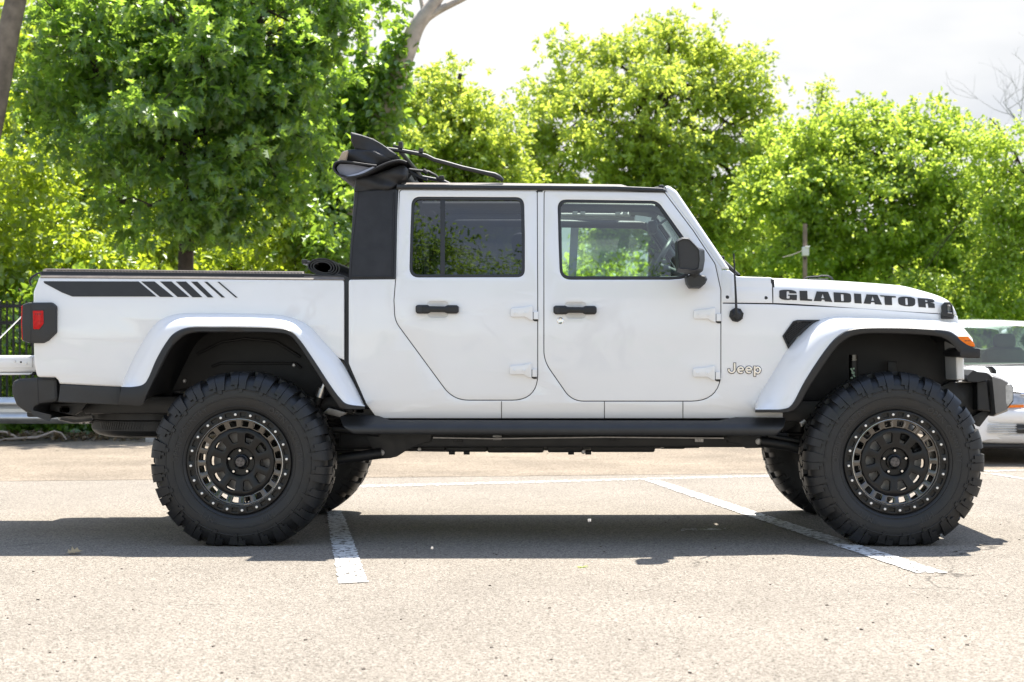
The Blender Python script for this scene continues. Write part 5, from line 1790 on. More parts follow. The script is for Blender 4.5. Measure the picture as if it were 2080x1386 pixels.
    MB().tube([P(-0.26, 0.045, 0.655), P(0, 0.035, 0.665), P(0.26, 0.045, 0.655)], 0.012, 8).build('grille_trim', M['chrome'], t)
    # bumper skin
    rows = []
    for a in [-1 + k / 8 for k in range(17)]:
        bow = 0.17 * abs(a) ** 2.6
        yy = 0.0 + bow
        hw = 0.86
        rows.append([P(a * hw, yy + 0.10, 0.535), P(a * hw, yy + 0.02, 0.525), P(a * hw, yy, 0.48), P(a * hw, yy + 0.005, 0.40), P(a * hw, yy + 0.035, 0.385), P(a * hw, yy + 0.04, 0.29), P(a * hw, yy + 0.02, 0.275), P(a * hw, yy + 0.04, 0.215), P(a * hw, yy + 0.16, 0.185)])
    bp = MB().loft(rows).build('bumper', white, t, angle=60)
    MB().box(P(0, 0.032, 0.338), (0.62, 0.03, 0.085), bev=0.012).build('lower_intake', M['black'], bp)
    for s in (-1, 1):
        mb = MB()
        for k in range(4):
            mb.box(P(s * 0.43, 0.030, 0.304 + k * 0.022), (0.28, 0.02, 0.010), bev=0.003)
        mb.box(P(0, 0.025, 0.337), (0.60, 0.02, 0.012), bev=0.004)
        mb.build('intake_slats', M['galv'], bp)
    MB().box(P(0, 0.16, 0.175), (1.5, 0.14, 0.04), bev=0.015).build('air_dam', M['black'], bp)
    for s in (-1, 1):
        for y in (0.88, 3.60):
            c = P(s * 0.78, y, 0.31)
            wm = MB().lathe([(0.17, -0.10), (0.30, -0.10), (0.312, -0.08), (0.312, 0.08), (0.30, 0.10), (0.17, 0.10)], c, 40, axis='X')
            w = wm.build('tyre', M['rubber'], t)
            MB().lathe([(0.02, s * 0.085), (0.10, s * 0.085), (0.15, s * 0.095), (0.205, s * 0.098), (0.21, 0.0)], c, 32, axis='X').build('rim', M['galv'], w)
            MB().lathe([(0.36, -0.105 ), (0.36, 0.105), (0.0, 0.105)], P(s * 0.79, y, 0.33), 28, axis='X').build('wheel_arch', M['liner'], t)
sedan(4.45, 5.95)

# ================================================================== foliage
def leaf_mat(name, dark, light, trans, tmix=0.5, gloss=0.12):
    m = bpy.data.materials.new(name)
    m.use_nodes = True
    t = m.node_tree
    t.nodes.clear()
    out = nd(t, 'ShaderNodeOutputMaterial')
    g = nd(t, 'ShaderNodeNewGeometry')
    r = nd(t, 'ShaderNodeValToRGB')
    r.color_ramp.elements[0].color = tuple(dark) + (1,)
    r.color_ramp.elements[1].color = tuple(light) + (1,)
    t.links.new(g.outputs['Random Per Island'], r.inputs['Fac'])
    r2 = nd(t, 'ShaderNodeValToRGB')
    r2.color_ramp.elements[0].color = tuple(c * 0.75 for c in trans) + (1,)
    r2.color_ramp.elements[1].color = tuple(min(1, c * 1.25) for c in trans) + (1,)
    t.links.new(g.outputs['Random Per Island'], r2.inputs['Fac'])
    df = nd(t, 'ShaderNodeBsdfDiffuse')
    tl = nd(t, 'ShaderNodeBsdfTranslucent')
    t.links.new(r.outputs['Color'], df.inputs['Color'])
    t.links.new(r2.outputs['Color'], tl.inputs['Color'])
    mx = nd(t, 'ShaderNodeMixShader')
    mx.inputs['Fac'].default_value = tmix
    t.links.new(df.outputs['BSDF'], mx.inputs[1])
    t.links.new(tl.outputs['BSDF'], mx.inputs[2])
    gl = nd(t, 'ShaderNodeBsdfGlossy', Roughness=0.42)
    gl.inputs['Color'].default_value = (0.9, 0.95, 0.85, 1)
    mx2 = nd(t, 'ShaderNodeMixShader')
    mx2.inputs['Fac'].default_value = gloss
    t.links.new(mx.outputs['Shader'], mx2.inputs[1])
    t.links.new(gl.outputs['BSDF'], mx2.inputs[2])
    t.links.new(mx2.outputs['Shader'], out.inputs['Surface'])
    return m

M['bark'] = pbr('brown_bark', (0.055, 0.042, 0.034), 0.9, var=0.4, vscale=9, bump=0.8, bscale=40)
M['bark_grey'] = pbr('grey_bark', (0.16, 0.135, 0.105), 0.9, var=0.35, vscale=7, bump=0.8, bscale=30)
M['deadwood'] = pbr('bare_dead_wood', (0.42, 0.36, 0.31), 0.8, var=0.25, vscale=6, bump=0.5, bscale=25)
M['oak'] = leaf_mat('oak_leaf', (0.028, 0.082, 0.028), (0.090, 0.170, 0.045), (0.46, 0.68, 0.07), 0.50, 0.055)
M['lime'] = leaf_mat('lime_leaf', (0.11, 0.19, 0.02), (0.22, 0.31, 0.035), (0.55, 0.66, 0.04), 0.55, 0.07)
M['spring'] = leaf_mat('spring_leaf', (0.10, 0.205, 0.03), (0.27, 0.36, 0.042), (0.66, 0.75, 0.10), 0.58, 0.06)
M['locust'] = leaf_mat('locust_leaf', (0.09, 0.19, 0.022), (0.23, 0.33, 0.033), (0.56, 0.70, 0.085), 0.58, 0.05)
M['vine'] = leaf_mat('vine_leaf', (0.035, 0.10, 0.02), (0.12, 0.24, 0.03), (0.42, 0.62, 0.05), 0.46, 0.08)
M['wood'] = leaf_mat('shade_leaf', (0.020, 0.045, 0.010), (0.05, 0.085, 0.016), (0.10, 0.18, 0.02), 0.4, 0.05)

# leaf shapes: outline of the right half, (along, across); mirrored and folded along the midrib
SHAPES = {
    'oval': [(0.0, 0.0), (0.25, 0.20), (0.55, 0.24), (0.85, 0.10), (1.0, 0.0)],
    'oak': [(0.0, 0.0), (0.14, 0.03), (0.22, 0.24), (0.34, 0.09), (0.48, 0.38), (0.56, 0.13), (0.76, 0.28), (0.80, 0.09), (1.0, 0.0)],
    'long': [(0.0, 0.0), (0.3, 0.11), (0.7, 0.10), (1.0, 0.0)],
}
def leaf_cloud(name, base, direc, normal, length, shape, mat, parent, seed=1, width=1.0):
    """one mesh of many folded leaves: base points, directions, upward normals, lengths"""
    rg = np.random.default_rng(seed)
    n = len(base)
    d = direc / np.linalg.norm(direc, axis=1, keepdims=True)
    s = np.cross(d, normal)
    ln = np.linalg.norm(s, axis=1, keepdims=True)
    s = s / np.maximum(ln, 1e-6)
    u = np.cross(s, d)
    half = np.array(SHAPES[shape])
    k = len(half)
    right = half
    left = half[1:-1]
    al = np.concatenate([right[:, 0], left[:, 0]])
    ac = np.concatenate([right[:, 1], -left[:, 1]]) * width
    V = len(al)
    fold = rg.uniform(0.15, 0.55, (n, 1))
    droop = rg.uniform(-0.05, 0.30, (n, 1))
    L = length.reshape(-1, 1)
    co = (base[:, None, :] + d[:, None, :] * (al[None, :] * L)[..., None] + s[:, None, :] * (ac[None, :] * L)[..., None]
          + u[:, None, :] * ((np.abs(ac)[None, :] * fold - (al ** 2)[None, :] * droop) * L)[..., None])
    f1 = list(range(k))
    f2 = [0] + [k - 1] + list(range(V - 1, k - 1, -1))
    idx = np.array(f1 + f2)
    F1, F2 = len(f1), len(f2)
    loops = (np.arange(n)[:, None] * V + idx[None, :]).ravel().astype(np.int32)
    starts = (np.arange(n)[:, None] * (F1 + F2) + np.array([0, F1])[None, :]).ravel().astype(np.int32)
    me = bpy.data.meshes.new(name)
    me.vertices.add(n * V)
    me.vertices.foreach_set('co', co.astype(np.float32).ravel())
    me.loops.add(len(loops))
    me.loops.foreach_set('vertex_index', loops)
    me.polygons.add(n * 2)
    me.polygons.foreach_set('loop_start', starts)
    me.update(calc_edges=True)
    me.validate()
    me.materials.append(mat)
    o = bpy.data.objects.new(name, me)
    COL.objects.link(o)
    if parent:
        o.parent = parent
        o.matrix_parent_inverse = parent_world(parent).inverted()
    return o

def blob_points(blobs, n, rg, shell=0.45, ragged=0.25):
    """random points in ellipsoids (centre, radii), thicker towards the surface"""
    vol = np.array([b[1][0] * b[1][1] * b[1][2] for b in blobs]) ** 0.75
    pick = rg.choice(len(blobs), n, p=vol / vol.sum())
    v = rg.normal(size=(n, 3))
    v /= np.linalg.norm(v, axis=1, keepdims=True)
    r = rg.uniform(0, 1, n) ** shell * (1 + np.clip(rg.normal(0, ragged, n), -0.6, 0.9) * 0.6)
    c = np.array([b[0] for b in blobs])[pick]
    R = np.array([b[1] for b in blobs])[pick]
    return c + v * R * r[:, None], v, pick

def rosettes(cent, outv, per, size, rg, spread=0.12, hang=0.25, up=0.6):
    """leaves fanned out round twig ends"""
    n = len(cent)
    m = n * per
    base = np.repeat(cent, per, 0)
    o = np.repeat(outv, per, 0)
    d = rg.normal(size=(m, 3)) + o * 0.9
    d[:, 2] -= hang
    d /= np.linalg.norm(d, axis=1, keepdims=True)
    base = base + rg.normal(size=(m, 3)) * spread
    nrm = rg.normal(size=(m, 3)) * 0.55
    nrm[:, 2] += up
    L = size * rg.uniform(0.6, 1.25, m)
    return base, d, nrm, L

def limbs(trunk, blobs, rg, r0, r1, mat, name, parent, twigs=None, ntwig=60, start=0.45):
    """trunk with limbs to every blob and finer branches to some twig ends"""
    mb = MB()
    tp = [r[0] for r in catmull([(Vector(p),) for p in trunk], 5)]
    nt = len(tp)
    rad = [r0 + (r1 - r0) * (i / (nt - 1)) for i in range(nt)]
    rad[0] *= 1.25
    mb.tube(tp, rad, 12)
    ends = []
    for c, R in blobs:
        c = Vector(c)
        i = int(nt * start + (nt - 1 - nt * start) * rg.uniform(0, 0.95))
        a = tp[i]
        mid = a.lerp(c, 0.5) + Vector((rg.normal() * 0.2, rg.normal() * 0.2, rg.uniform(-0.1, 0.35)))
        p = [r[0] for r in catmull([(a,), (mid,), (c,)], 5)]
        ra = rad[i] * 0.55
        mb.tube(p, [ra * (1 - 0.65 * k / (len(p) - 1)) for k in range(len(p))], 7)
        ends.append((p, ra))
    if twigs is not None:
        for k in range(ntwig):
            q = Vector(twigs[rg.integers(len(twigs))])
            best = min(ends, key=lambda e: (e[0][-1] - q).length)
            a = best[0][rg.integers(len(best[0]) // 2, len(best[0]))]
            mid = a.lerp(q, 0.5) + Vector((rg.normal() * 0.08, rg.normal() * 0.08, 0.08))
            mb.tube([a, mid, q], [best[1] * 0.30, best[1] * 0.2, best[1] * 0.08], 5)
    return mb.build(name, mat, parent, angle=70, fix=False)

def pxblobs(lst, Y):
    """ellipsoids from photo pixels: (px, py, rx, ry, depth radius, depth shift)"""
    out = []
    for (px, py, rx, ry, rd, dy) in lst:
        s = (D0 + Y + dy) / F
        p = W(px, py, Y + dy)
        out.append(((p.x, p.y, p.z), (rx * s, rd, ry * s)))
    return out

def tree(name, label, cat, base, trunk, blobs, n, per, size, shape, mat, seed, r0, r1, bark='bark', spread=0.12, hang=0.25, group=None, shell=0.45, ragged=0.42, ntwig=60, up=0.6, start=0.45, width=1.0, clump=None):
    rg = np.random.default_rng(seed)
    t = thing(name, label, cat, base, group)
    if clump:                 # twigs gathered in layered sprays with gaps between them
        m, rad, flat_k = clump
        c0, o0, pick = blob_points(blobs, m, rg, shell, ragged)
        wgt = rg.uniform(0.35, 1.6, m)
        who = rg.choice(m, n, p=wgt / wgt.sum())
        g3 = rg.normal(size=(n, 3)) * rad * np.array([1.0, 1.0, flat_k]) * (0.6 + 0.4 * wgt[who])[:, None]
        g3[:, 2] -= 0.25 * np.hypot(g3[:, 0], g3[:, 1])
        cent = c0[who] + g3
        outv = g3 / np.maximum(np.linalg.norm(g3, axis=1, keepdims=True), 1e-6)
    else:
        cent, outv, pick = blob_points(blobs, n, rg, shell, ragged)
    keep = cent[:, 2] > 0.08
    cent, outv = cent[keep], outv[keep]
    if trunk:
        limbs(trunk, blobs, rg, r0, r1, M[bark], 'trunk', t, cent, ntwig, start)
    b, d, nn, L = rosettes(cent, outv, per, size, rg, spread, hang, up)
    leaf_cloud('crown', b, d, nn, L, shape, M[mat], t, seed, width)
    return t

# ---- the dark oak behind the truck's bed
Y = 12.6
tb = W(376, 560, Y)
tree('oak_tree', 'dark green oak with a straight brown trunk rising behind the truck bed', 'tree', (tb.x, Y, 0),
     [(tb.x, Y, 0), (tb.x, Y, 1.6), (W(378, 480, Y).x, Y, W(378, 480, Y).z), (W(372, 300, Y).x, Y + 0.1, W(372, 300, Y).z), (W(345, 180, Y).x, Y + 0.1, W(345, 180, Y).z), (W(330, 20, Y).x, Y + 0.2, W(330, 20, Y).z), (W(340, -150, Y).x, Y + 0.2, W(340, -150, Y).z)],
     pxblobs([(250, 90, 150, 130, 1.4, -0.2), (420, 60, 150, 130, 1.4, -0.3), (560, 90, 130, 130, 1.2, 0.0), (640, 70, 90, 110, 1.0, 0.1), (180, 220, 130, 100, 1.2, 0.0), (330, 240, 140, 110, 1.3, -0.6), (500, 230, 130, 120, 1.3, -0.4), (610, 220, 80, 110, 1.0, 0.0), (440, 340, 110, 90, 1.1, -0.7),
               (250, 320, 110, 70, 1.0, -0.3), (560, 360, 80, 90, 0.9, -0.2), (390, 430, 90, 70, 0.9, -0.6), (480, 430, 80, 60, 0.8, -0.4), (300, 420, 70, 60, 0.8, -0.3), (150, 110, 90, 110, 1.0, 0.2), (540, -80, 200, 120, 1.6, 0.2), (300, -90, 220, 120, 1.6, 0.2), (420, 160, 120, 100, 1.0, -0.8), (700, 20, 50, 60, 0.6, 0.2)], Y),
     3100, 8, 0.165, 'oak', 'oak', 11, 0.125, 0.05, spread=0.035, hang=0.45, shell=0.55, ntwig=150, up=0.9, start=0.3, clump=(290, 0.20, 0.55))

# ---- the leaning trunk at the left edge, its crown above the picture
Y = 10.6
a0, a1, a2 = W(-70, 520, Y), W(-8, 200, Y), W(42, -40, Y)
tree('leaning_tree', 'grey leaning tree trunk crossing the top left corner', 'tree', (a0.x - 0.25, Y, 0),
     [(a0.x - 0.25, Y, 0), (a0.x, Y, a0.z), (a1.x, Y, a1.z), (a2.x, Y, a2.z), (a2.x + 0.5, Y + 0.2, 7.6)], pxblobs([(20, -520, 170, 100, 1.3, 0.6), (-120, -480, 160, 100, 1.3, 0.6)], Y), 260, 7, 0.15, 'oak', 'oak', 21, 0.185, 0.10, bark='bark_grey', ntwig=20, start=0.85)

# ---- bright thicket behind the fence: separate bushes
BUSH = [
    (-15, 470, 150, 230, 14.0, 'bright bush with pale leaves at the left edge above the fence', 'lime'),
    (150, 500, 120, 130, 14.6, 'bright yellow green bush behind the tail of the truck bed', 'lime'),
    (265, 540, 90, 90, 15.2, 'low sunlit bush left of the oak trunk', 'lime'),
    (470, 530, 110, 90, 15.4, 'sunlit bush right of the oak trunk', 'lime'),
    (600, 480, 90, 130, 15.0, 'bright bush behind the rolled bed cover', 'lime'),
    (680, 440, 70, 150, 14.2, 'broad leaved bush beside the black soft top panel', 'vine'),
    (-40, 260, 140, 130, 17.0, 'tall pale bush behind the leaning trunk', 'lime'),
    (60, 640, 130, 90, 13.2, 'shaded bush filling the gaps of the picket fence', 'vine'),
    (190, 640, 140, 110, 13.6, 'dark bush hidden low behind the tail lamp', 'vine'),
]
for i, (px, py, rx, ry, Y, lab, mat) in enumerate(BUSH):
    c = W(px, py, Y)
    s = (D0 + Y) / F
    bl = []
    rg = random.Random(40 + i)
    for k in range(6):
        bl.append((px + rg.uniform(-0.55, 0.55) * rx, py + rg.uniform(-0.55, 0.55) * ry, rx * rg.uniform(0.35, 0.6), ry * rg.uniform(0.3, 0.55), 0.7, rg.uniform(-0.4, 0.5)))
    z = c.z
    while z > 0.5:                              # foliage reaches down to the ground
        z -= 0.8
        bl.append((px + rg.uniform(-0.4, 0.4) * rx, HY - (z - CAMH) / s, rx * 0.6, 0.7 / s, 0.7, rg.uniform(-0.3, 0.4)))
    area = rx * ry * s * s
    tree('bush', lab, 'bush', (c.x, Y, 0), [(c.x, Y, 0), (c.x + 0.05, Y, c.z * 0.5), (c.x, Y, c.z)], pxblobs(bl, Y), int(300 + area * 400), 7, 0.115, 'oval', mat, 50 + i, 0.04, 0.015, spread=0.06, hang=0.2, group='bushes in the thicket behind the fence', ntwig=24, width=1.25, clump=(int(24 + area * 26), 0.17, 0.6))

# ---- taller bright tree behind the oak
Y = 19.0
tree('bright_tree', 'sunlit yellow green tree showing through the gaps of the dark oak', 'tree', (W(250, 600, Y).x, Y, 0),
     [(W(250, 600, Y).x, Y, 0), (W(255, 300, Y).x, Y, W(255, 300, Y).z), (W(270, 0, Y).x, Y, W(270, 0, Y).z)],
     pxblobs([(40, 80, 130, 150, 1.5, 0), (200, 60, 160, 150, 1.5, 0), (380, 80, 160, 150, 1.5, 0), (560, 100, 130, 150, 1.5, 0), (60, 300, 140, 130, 1.4, 0), (250, 330, 160, 130, 1.4, 0), (450, 330, 150, 130, 1.4, 0), (600, 330, 90, 130, 1.3, 0), (120, 480, 140, 90, 1.3, 0), (350, 490, 160, 90, 1.3, 0), (560, 500, 110, 90, 1.3, 0)], Y),
     5200, 7, 0.115, 'oval', 'lime', 31, 0.16, 0.06, spread=0.08, hang=0.2, ntwig=60, width=1.2, clump=(380, 0.26, 0.55))

# ---- the dead tree with a vine over it
Y = 15.6
def Wp(px, py, dy=0):
    p = W(px, py, Y + dy)
    return (p.x, p.y, p.z)
vt = thing('dead_tree', 'bare pale forked dead trunk with green vine climbing it', 'tree', (Wp(700, 600)[0], Y, 0))
mb = MB()
tr = [(Wp(705, 600)[0], Y, 0), Wp(712, 420), Wp(745, 300), Wp(790, 200), Wp(828, 98), Wp(846, 55), Wp(872, 20), Wp(905, -30), Wp(930, -90)]
tp = [r[0] for r in catmull([(Vector(p),) for p in tr], 6)]
mb.tube(tp, [0.22 - 0.15 * i / (len(tp) - 1) for i in range(len(tp))], 12)
fk = [r[0] for r in catmull([(Vector(Wp(*q)),) for q in ((838, 74), (862, 42), (890, 22), (918, 8), (950, -8), (1000, -40))], 5)]
mb.tube(fk, [0.075 - 0.035 * i / (len(fk) - 1) for i in range(len(fk))], 10)
mb.tube([Vector(Wp(862, 26)), Vector(Wp(858, 12)), Vector(Wp(855, 0)), Vector(Wp(850, -20))], [0.05, 0.035, 0.03, 0.02], 8)
mb.tube([Vector(Wp(748, 130)), Vector(Wp(738, 100)), Vector(Wp(727, 75))], [0.05, 0.045, 0.03], 8)
mb.tube([Vector(Wp(790, 210)), Vector(Wp(765, 160)), Vector(Wp(748, 130))], [0.06, 0.055, 0.05], 8)
mb.build('trunk', M['deadwood'], vt, angle=70, fix=False)
rg = np.random.default_rng(77)
vb = pxblobs([(815, 75, 26, 34, 0.3, 0), (800, 120, 38, 40, 0.35, 0), (780, 170, 50, 45, 0.45, 0), (750, 215, 70, 50, 0.5, 0), (715, 265, 80, 55, 0.6, 0), (690, 330, 70, 60, 0.6, 0), (755, 280, 50, 50, 0.5, 0), (700, 180, 60, 40, 0.5, 0.2), (690, 400, 70, 60, 0.6, 0), (700, 480, 60, 70, 0.6, 0), (640, 250, 60, 70, 0.5, 0.4), (735, 105, 16, 24, 0.2, 0)], Y)
cent, outv, pick = blob_points(vb, 1500, rg, 0.4, 0.3)
b, d, nn, L = rosettes(cent, outv, 6, 0.125, rg, 0.05, 0.5, 0.5)
leaf_cloud('vine', b, d, nn, L, 'oval', M['vine'], vt, 78, 1.5)

# ---- trees across the lot
Y = 32.0
def tr_line(pts):
    return [tuple(W(px, py, Y)) for px, py in pts]
b0 = W(915, 700, Y)
tree('mid_tree', 'rounded yellow green tree behind the roof bow, left of the largest tree', 'tree', (b0.x, Y, 0), [(b0.x, Y, 0)] + tr_line([(915, 420), (920, 260), (935, 150)]),
     pxblobs([(900, 160, 60, 50, 1.2, 0), (870, 220, 70, 60, 1.4, 0), (950, 210, 60, 60, 1.4, 0), (900, 290, 90, 70, 1.6, -0.3), (980, 290, 60, 70, 1.4, 0), (820, 300, 60, 70, 1.4, 0), (850, 380, 90, 60, 1.5, 0), (960, 380, 90, 60, 1.5, 0), (1010, 220, 26, 40, 0.7, 0), (1040, 290, 40, 60, 0.9, 0.5), (1050, 370, 50, 60, 0.9, 0.5), (930, 450, 120, 60, 1.5, 0)], Y),
     3000, 11, 0.14, 'oval', 'spring', 101, 0.16, 0.05, spread=0.05, hang=0.15, ntwig=160, shell=0.6, group='trees across the lot', clump=(190, 0.27, 0.5))
Y = 36.0
b0 = W(1330, 700, Y)
tree('large_tree', 'largest broad tree with dark limbs standing above the cab roof', 'tree', (b0.x, Y, 0), [(b0.x, Y, 0)] + tr_line([(1330, 480), (1320, 360), (1310, 220), (1290, 90)]),
     pxblobs([(1190, 110, 70, 50, 1.4, 0), (1270, 80, 60, 55, 1.4, 0), (1370, 75, 50, 55, 1.2, 0), (1440, 110, 60, 60, 1.4, 0), (1130, 190, 70, 60, 1.6, 0), (1240, 180, 90, 70, 1.8, -0.8), (1350, 180, 90, 70, 1.8, -0.8), (1460, 190, 70, 60, 1.6, 0), (1530, 140, 35, 45, 0.9, 0), (1545, 220, 35, 60, 0.9, 0), (1100, 280, 70, 70, 1.6, 0), (1210, 290, 90, 70, 1.9, -1.0), (1330, 290, 90, 80, 1.9, -1.2), (1450, 290, 90, 70, 1.8, -0.6), (1540, 310, 50, 60, 1.2, 0), (1120, 370, 80, 50, 1.6, 0), (1260, 390, 100, 50, 1.8, -0.6), (1400, 390, 100, 60, 1.8, -0.6), (1510, 400, 80, 70, 1.6, 0), (1450, 480, 100, 60, 1.6, -0.3), (1250, 470, 110, 60, 1.6, 0), (1375, 35, 20, 20, 0.5, 0), (1370, 350, 80, 50, 1.2, -1.0), (1300, 330, 80, 50, 1.2, -1.2), (1060, 330, 40, 60, 1.0, 0), (1575, 340, 40, 70, 1.0, 0.5), (1570, 440, 50, 70, 1.0, 0.5)], Y),
     6600, 11, 0.145, 'oval', 'spring', 102, 0.24, 0.07, spread=0.05, hang=0.12, ntwig=420, shell=0.62, group='trees across the lot', clump=(480, 0.33, 0.55))
Y = 30.0
b0 = W(1805, 700, Y)
tree('locust_tree', 'fine leaved green tree with slim dark trunk behind the hood', 'tree', (b0.x, Y, 0), [(b0.x, Y, 0)] + tr_line([(1805, 560), (1812, 450), (1815, 340), (1830, 260)]),
     pxblobs([(1640, 280, 60, 50, 1.2, 0), (1720, 260, 70, 50, 1.4, 0), (1810, 260, 80, 55, 1.5, 0), (1890, 265, 60, 55, 1.3, 0), (1950, 290, 45, 45, 1.0, 0), (1660, 370, 90, 70, 1.6, -0.3), (1780, 360, 100, 80, 1.8, -0.6), (1900, 370, 90, 80, 1.7, -0.4), (1980, 400, 50, 60, 1.2, 0), (1650, 470, 90, 70, 1.5, 0), (1760, 480, 90, 70, 1.6, -0.3), (1880, 480, 100, 70, 1.7, -0.3), (1970, 500, 60, 70, 1.2, 0), (1600, 420, 60, 80, 1.2, 0), (1590, 260, 30, 40, 0.8, 0.6), (1560, 380, 50, 60, 1.0, 0.6), (2010, 330, 40, 50, 0.9, 0.2), (1580, 520, 60, 50, 1.2, 0), (1590, 330, 40, 50, 0.9, 0.3), (1930, 420, 60, 60, 1.2, 0), (1850, 560, 110, 60, 1.4, 0.3), (1700, 560, 110, 60, 1.4, 0.3)], Y),
     5200, 11, 0.115, 'oval', 'locust', 103, 0.13, 0.04, spread=0.07, hang=0.1, ntwig=220, shell=0.6, group='trees across the lot', width=1.5, clump=(330, 0.27, 0.42))
Y = 27.0
b0 = W(2120, 700, Y)
tree('thin_tree', 'sparse pale green tree with sky showing through at the right edge', 'tree', (b0.x, Y, 0), [(b0.x, Y, 0)] + tr_line([(2120, 500), (2090, 380), (2050, 290), (2010, 240)]),
     pxblobs([(2010, 290, 60, 50, 1.0, 0), (2060, 340, 60, 60, 1.0, 0), (2030, 420, 60, 60, 1.0, 0), (2090, 440, 60, 70, 1.0, 0), (2040, 520, 70, 60, 1.0, 0), (2110, 560, 70, 60, 1.0, 0), (2000, 590, 70, 50, 1.0, 0.4), (2090, 630, 60, 40, 1.0, 0.4), (1930, 600, 70, 50, 1.0, 0.6), (1850, 590, 70, 40, 1.0, 0.8)], Y),
     2100, 10, 0.095, 'oval', 'locust', 104, 0.055, 0.015, spread=0.07, hang=0.1, ntwig=140, shell=0.7, group='trees across the lot', width=1.5, clump=(170, 0.25, 0.45))
Y = 43.0
b0 = W(1590, 700, Y)
tree('gap_tree', 'shaded tree filling the gap between the largest tree and the fine leaved one', 'tree', (b0.x, Y, 0), [(b0.x, Y, 0)] + tr_line([(1590, 520), (1588, 400), (1592, 300)]),
     pxblobs([(1590, 280, 50, 50, 1.2, 0), (1560, 340, 60, 60, 1.4, 0), (1630, 340, 60, 60, 1.4, 0), (1590, 420, 90, 70, 1.6, 0), (1590, 520, 100, 60, 1.6, 0), (1500, 460, 80, 60, 1.4, 0)], Y),
     2600, 10, 0.17, 'oval', 'spring', 106, 0.15, 0.05, spread=0.06, hang=0.12, ntwig=120, shell=0.62, group='trees across the lot', clump=(150, 0.32, 0.5))
Y = 46.0
b0 = W(1668, 700, Y)
tree('young_tree', 'small tuft of sparse leaves poking above the fine leaved tree', 'tree', (b0.x, Y, 0), [(b0.x, Y, 0)] + tr_line([(1668, 400), (1668, 250), (1670, 180)]),
     pxblobs([(1658, 180, 16, 14, 0.5, 0), (1682, 182, 14, 16, 0.5, 0), (1668, 205, 26, 18, 0.7, 0), (1660, 235, 22, 18, 0.6, 0), (1690, 215, 12, 12, 0.4, 0), (1670, 300, 60, 60, 1.2, 0), (1650, 400, 80, 60, 1.4, 0)], Y),
     420, 7, 0.16, 'oval', 'spring', 105, 0.10, 0.03, spread=0.12, hang=0.1, ntwig=50, shell=0.8, group='trees across the lot')
# ---- leafless tree at the right edge
Y = 44.0
bt = thing('bare_tree', 'leafless grey tree with fine twigs at the right edge of the sky', 'tree', (W(2150, 700, Y).x, Y, 0), 'trees across the lot')
mb = MB()
rg = random.Random(5)
def branch(p, d, L, r, depth):
    pts = [p]
    q = p
    for k in range(4):
        d = (d + Vector((rg.gauss(0, 0.16), rg.gauss(0, 0.12), rg.gauss(0.03, 0.12)))).normalized()
        q = q + d * L / 4
        pts.append(q)
    mb.tube(pts, [r * (1 - 0.14 * k) for k in range(5)], 5 if depth < 3 else 4, cap=False)
    if depth >= 5:
        return
    for k in range(3 if depth < 4 else 2):
        i = rg.randint(1, 4)
        nd_ = (d + Vector((rg.gauss(0, 0.65), rg.gauss(0, 0.5), rg.gauss(0.12, 0.5)))).normalized()
        branch(pts[i], nd_, L * rg.uniform(0.55, 0.78), r * 0.55, depth + 1)
branch(Vector((W(2150, 700, Y).x, Y, 0)), Vector((0, 0, 1)), 4.4, 0.17, 0)
p = W(2140, 330, Y)
for dx, dz, L in ((-0.8, 0.62, 2.4), (-0.5, 0.9, 2.6), (-0.95, 0.28, 2.2), (-0.2, 1.0, 2.4)):
    branch(p + Vector((0, 0, rg.uniform(-0.8, 0.6))), Vector((dx, 0, dz)).normalized(), L, 0.026, 2)
mb.build('branches', pbr('pale_twigs', (0.26, 0.25, 0.25), 0.9, var=0.2), bt, angle=70, fix=False)

# ---- far woodland that closes the view under the crowns
rgw = np.random.default_rng(9)
wb = []
for k in range(64):
    px = 560 + k * 27
    hgt = rgw.uniform(455, 560)
    wb.append((px, 0.5 * (hgt + 760), 40, 0.5 * (760 - hgt), 1.4, rgw.uniform(-1.5, 2.5)))
wbl = pxblobs(wb, 50.0)
cent, outv, _ = blob_points(wbl, 6500, rgw, 0.6, 0.2)
b, d, nn, L = rosettes(cent, outv, 6, 0.36, rgw, 0.3, 0.1, 0.5)
o = leaf_cloud('far_woodland', b, d, nn, L, 'oval', M['spring'], None, 8, 1.4)
o['kind'] = 'stuff'
o['label'] = 'shaded woodland closing the view beyond the trees'
wb = [(30 + k * 60, 420 + rgw.uniform(-60, 60), 60, 330, 1.5, rgw.uniform(-1, 2)) for k in range(-4, 13)]
cent, outv, _ = blob_points(pxblobs(wb, 27.0), 2600, rgw, 0.6, 0.2)
b, d, nn, L = rosettes(cent, outv, 6, 0.26, rgw, 0.25, 0.1, 0.5)
o = leaf_cloud('thicket_background', b, d, nn, L, 'oval', M['vine'], None, 18, 1.4)
o['kind'] = 'stuff'
o['label'] = 'mass of green leaves deep behind the thicket'

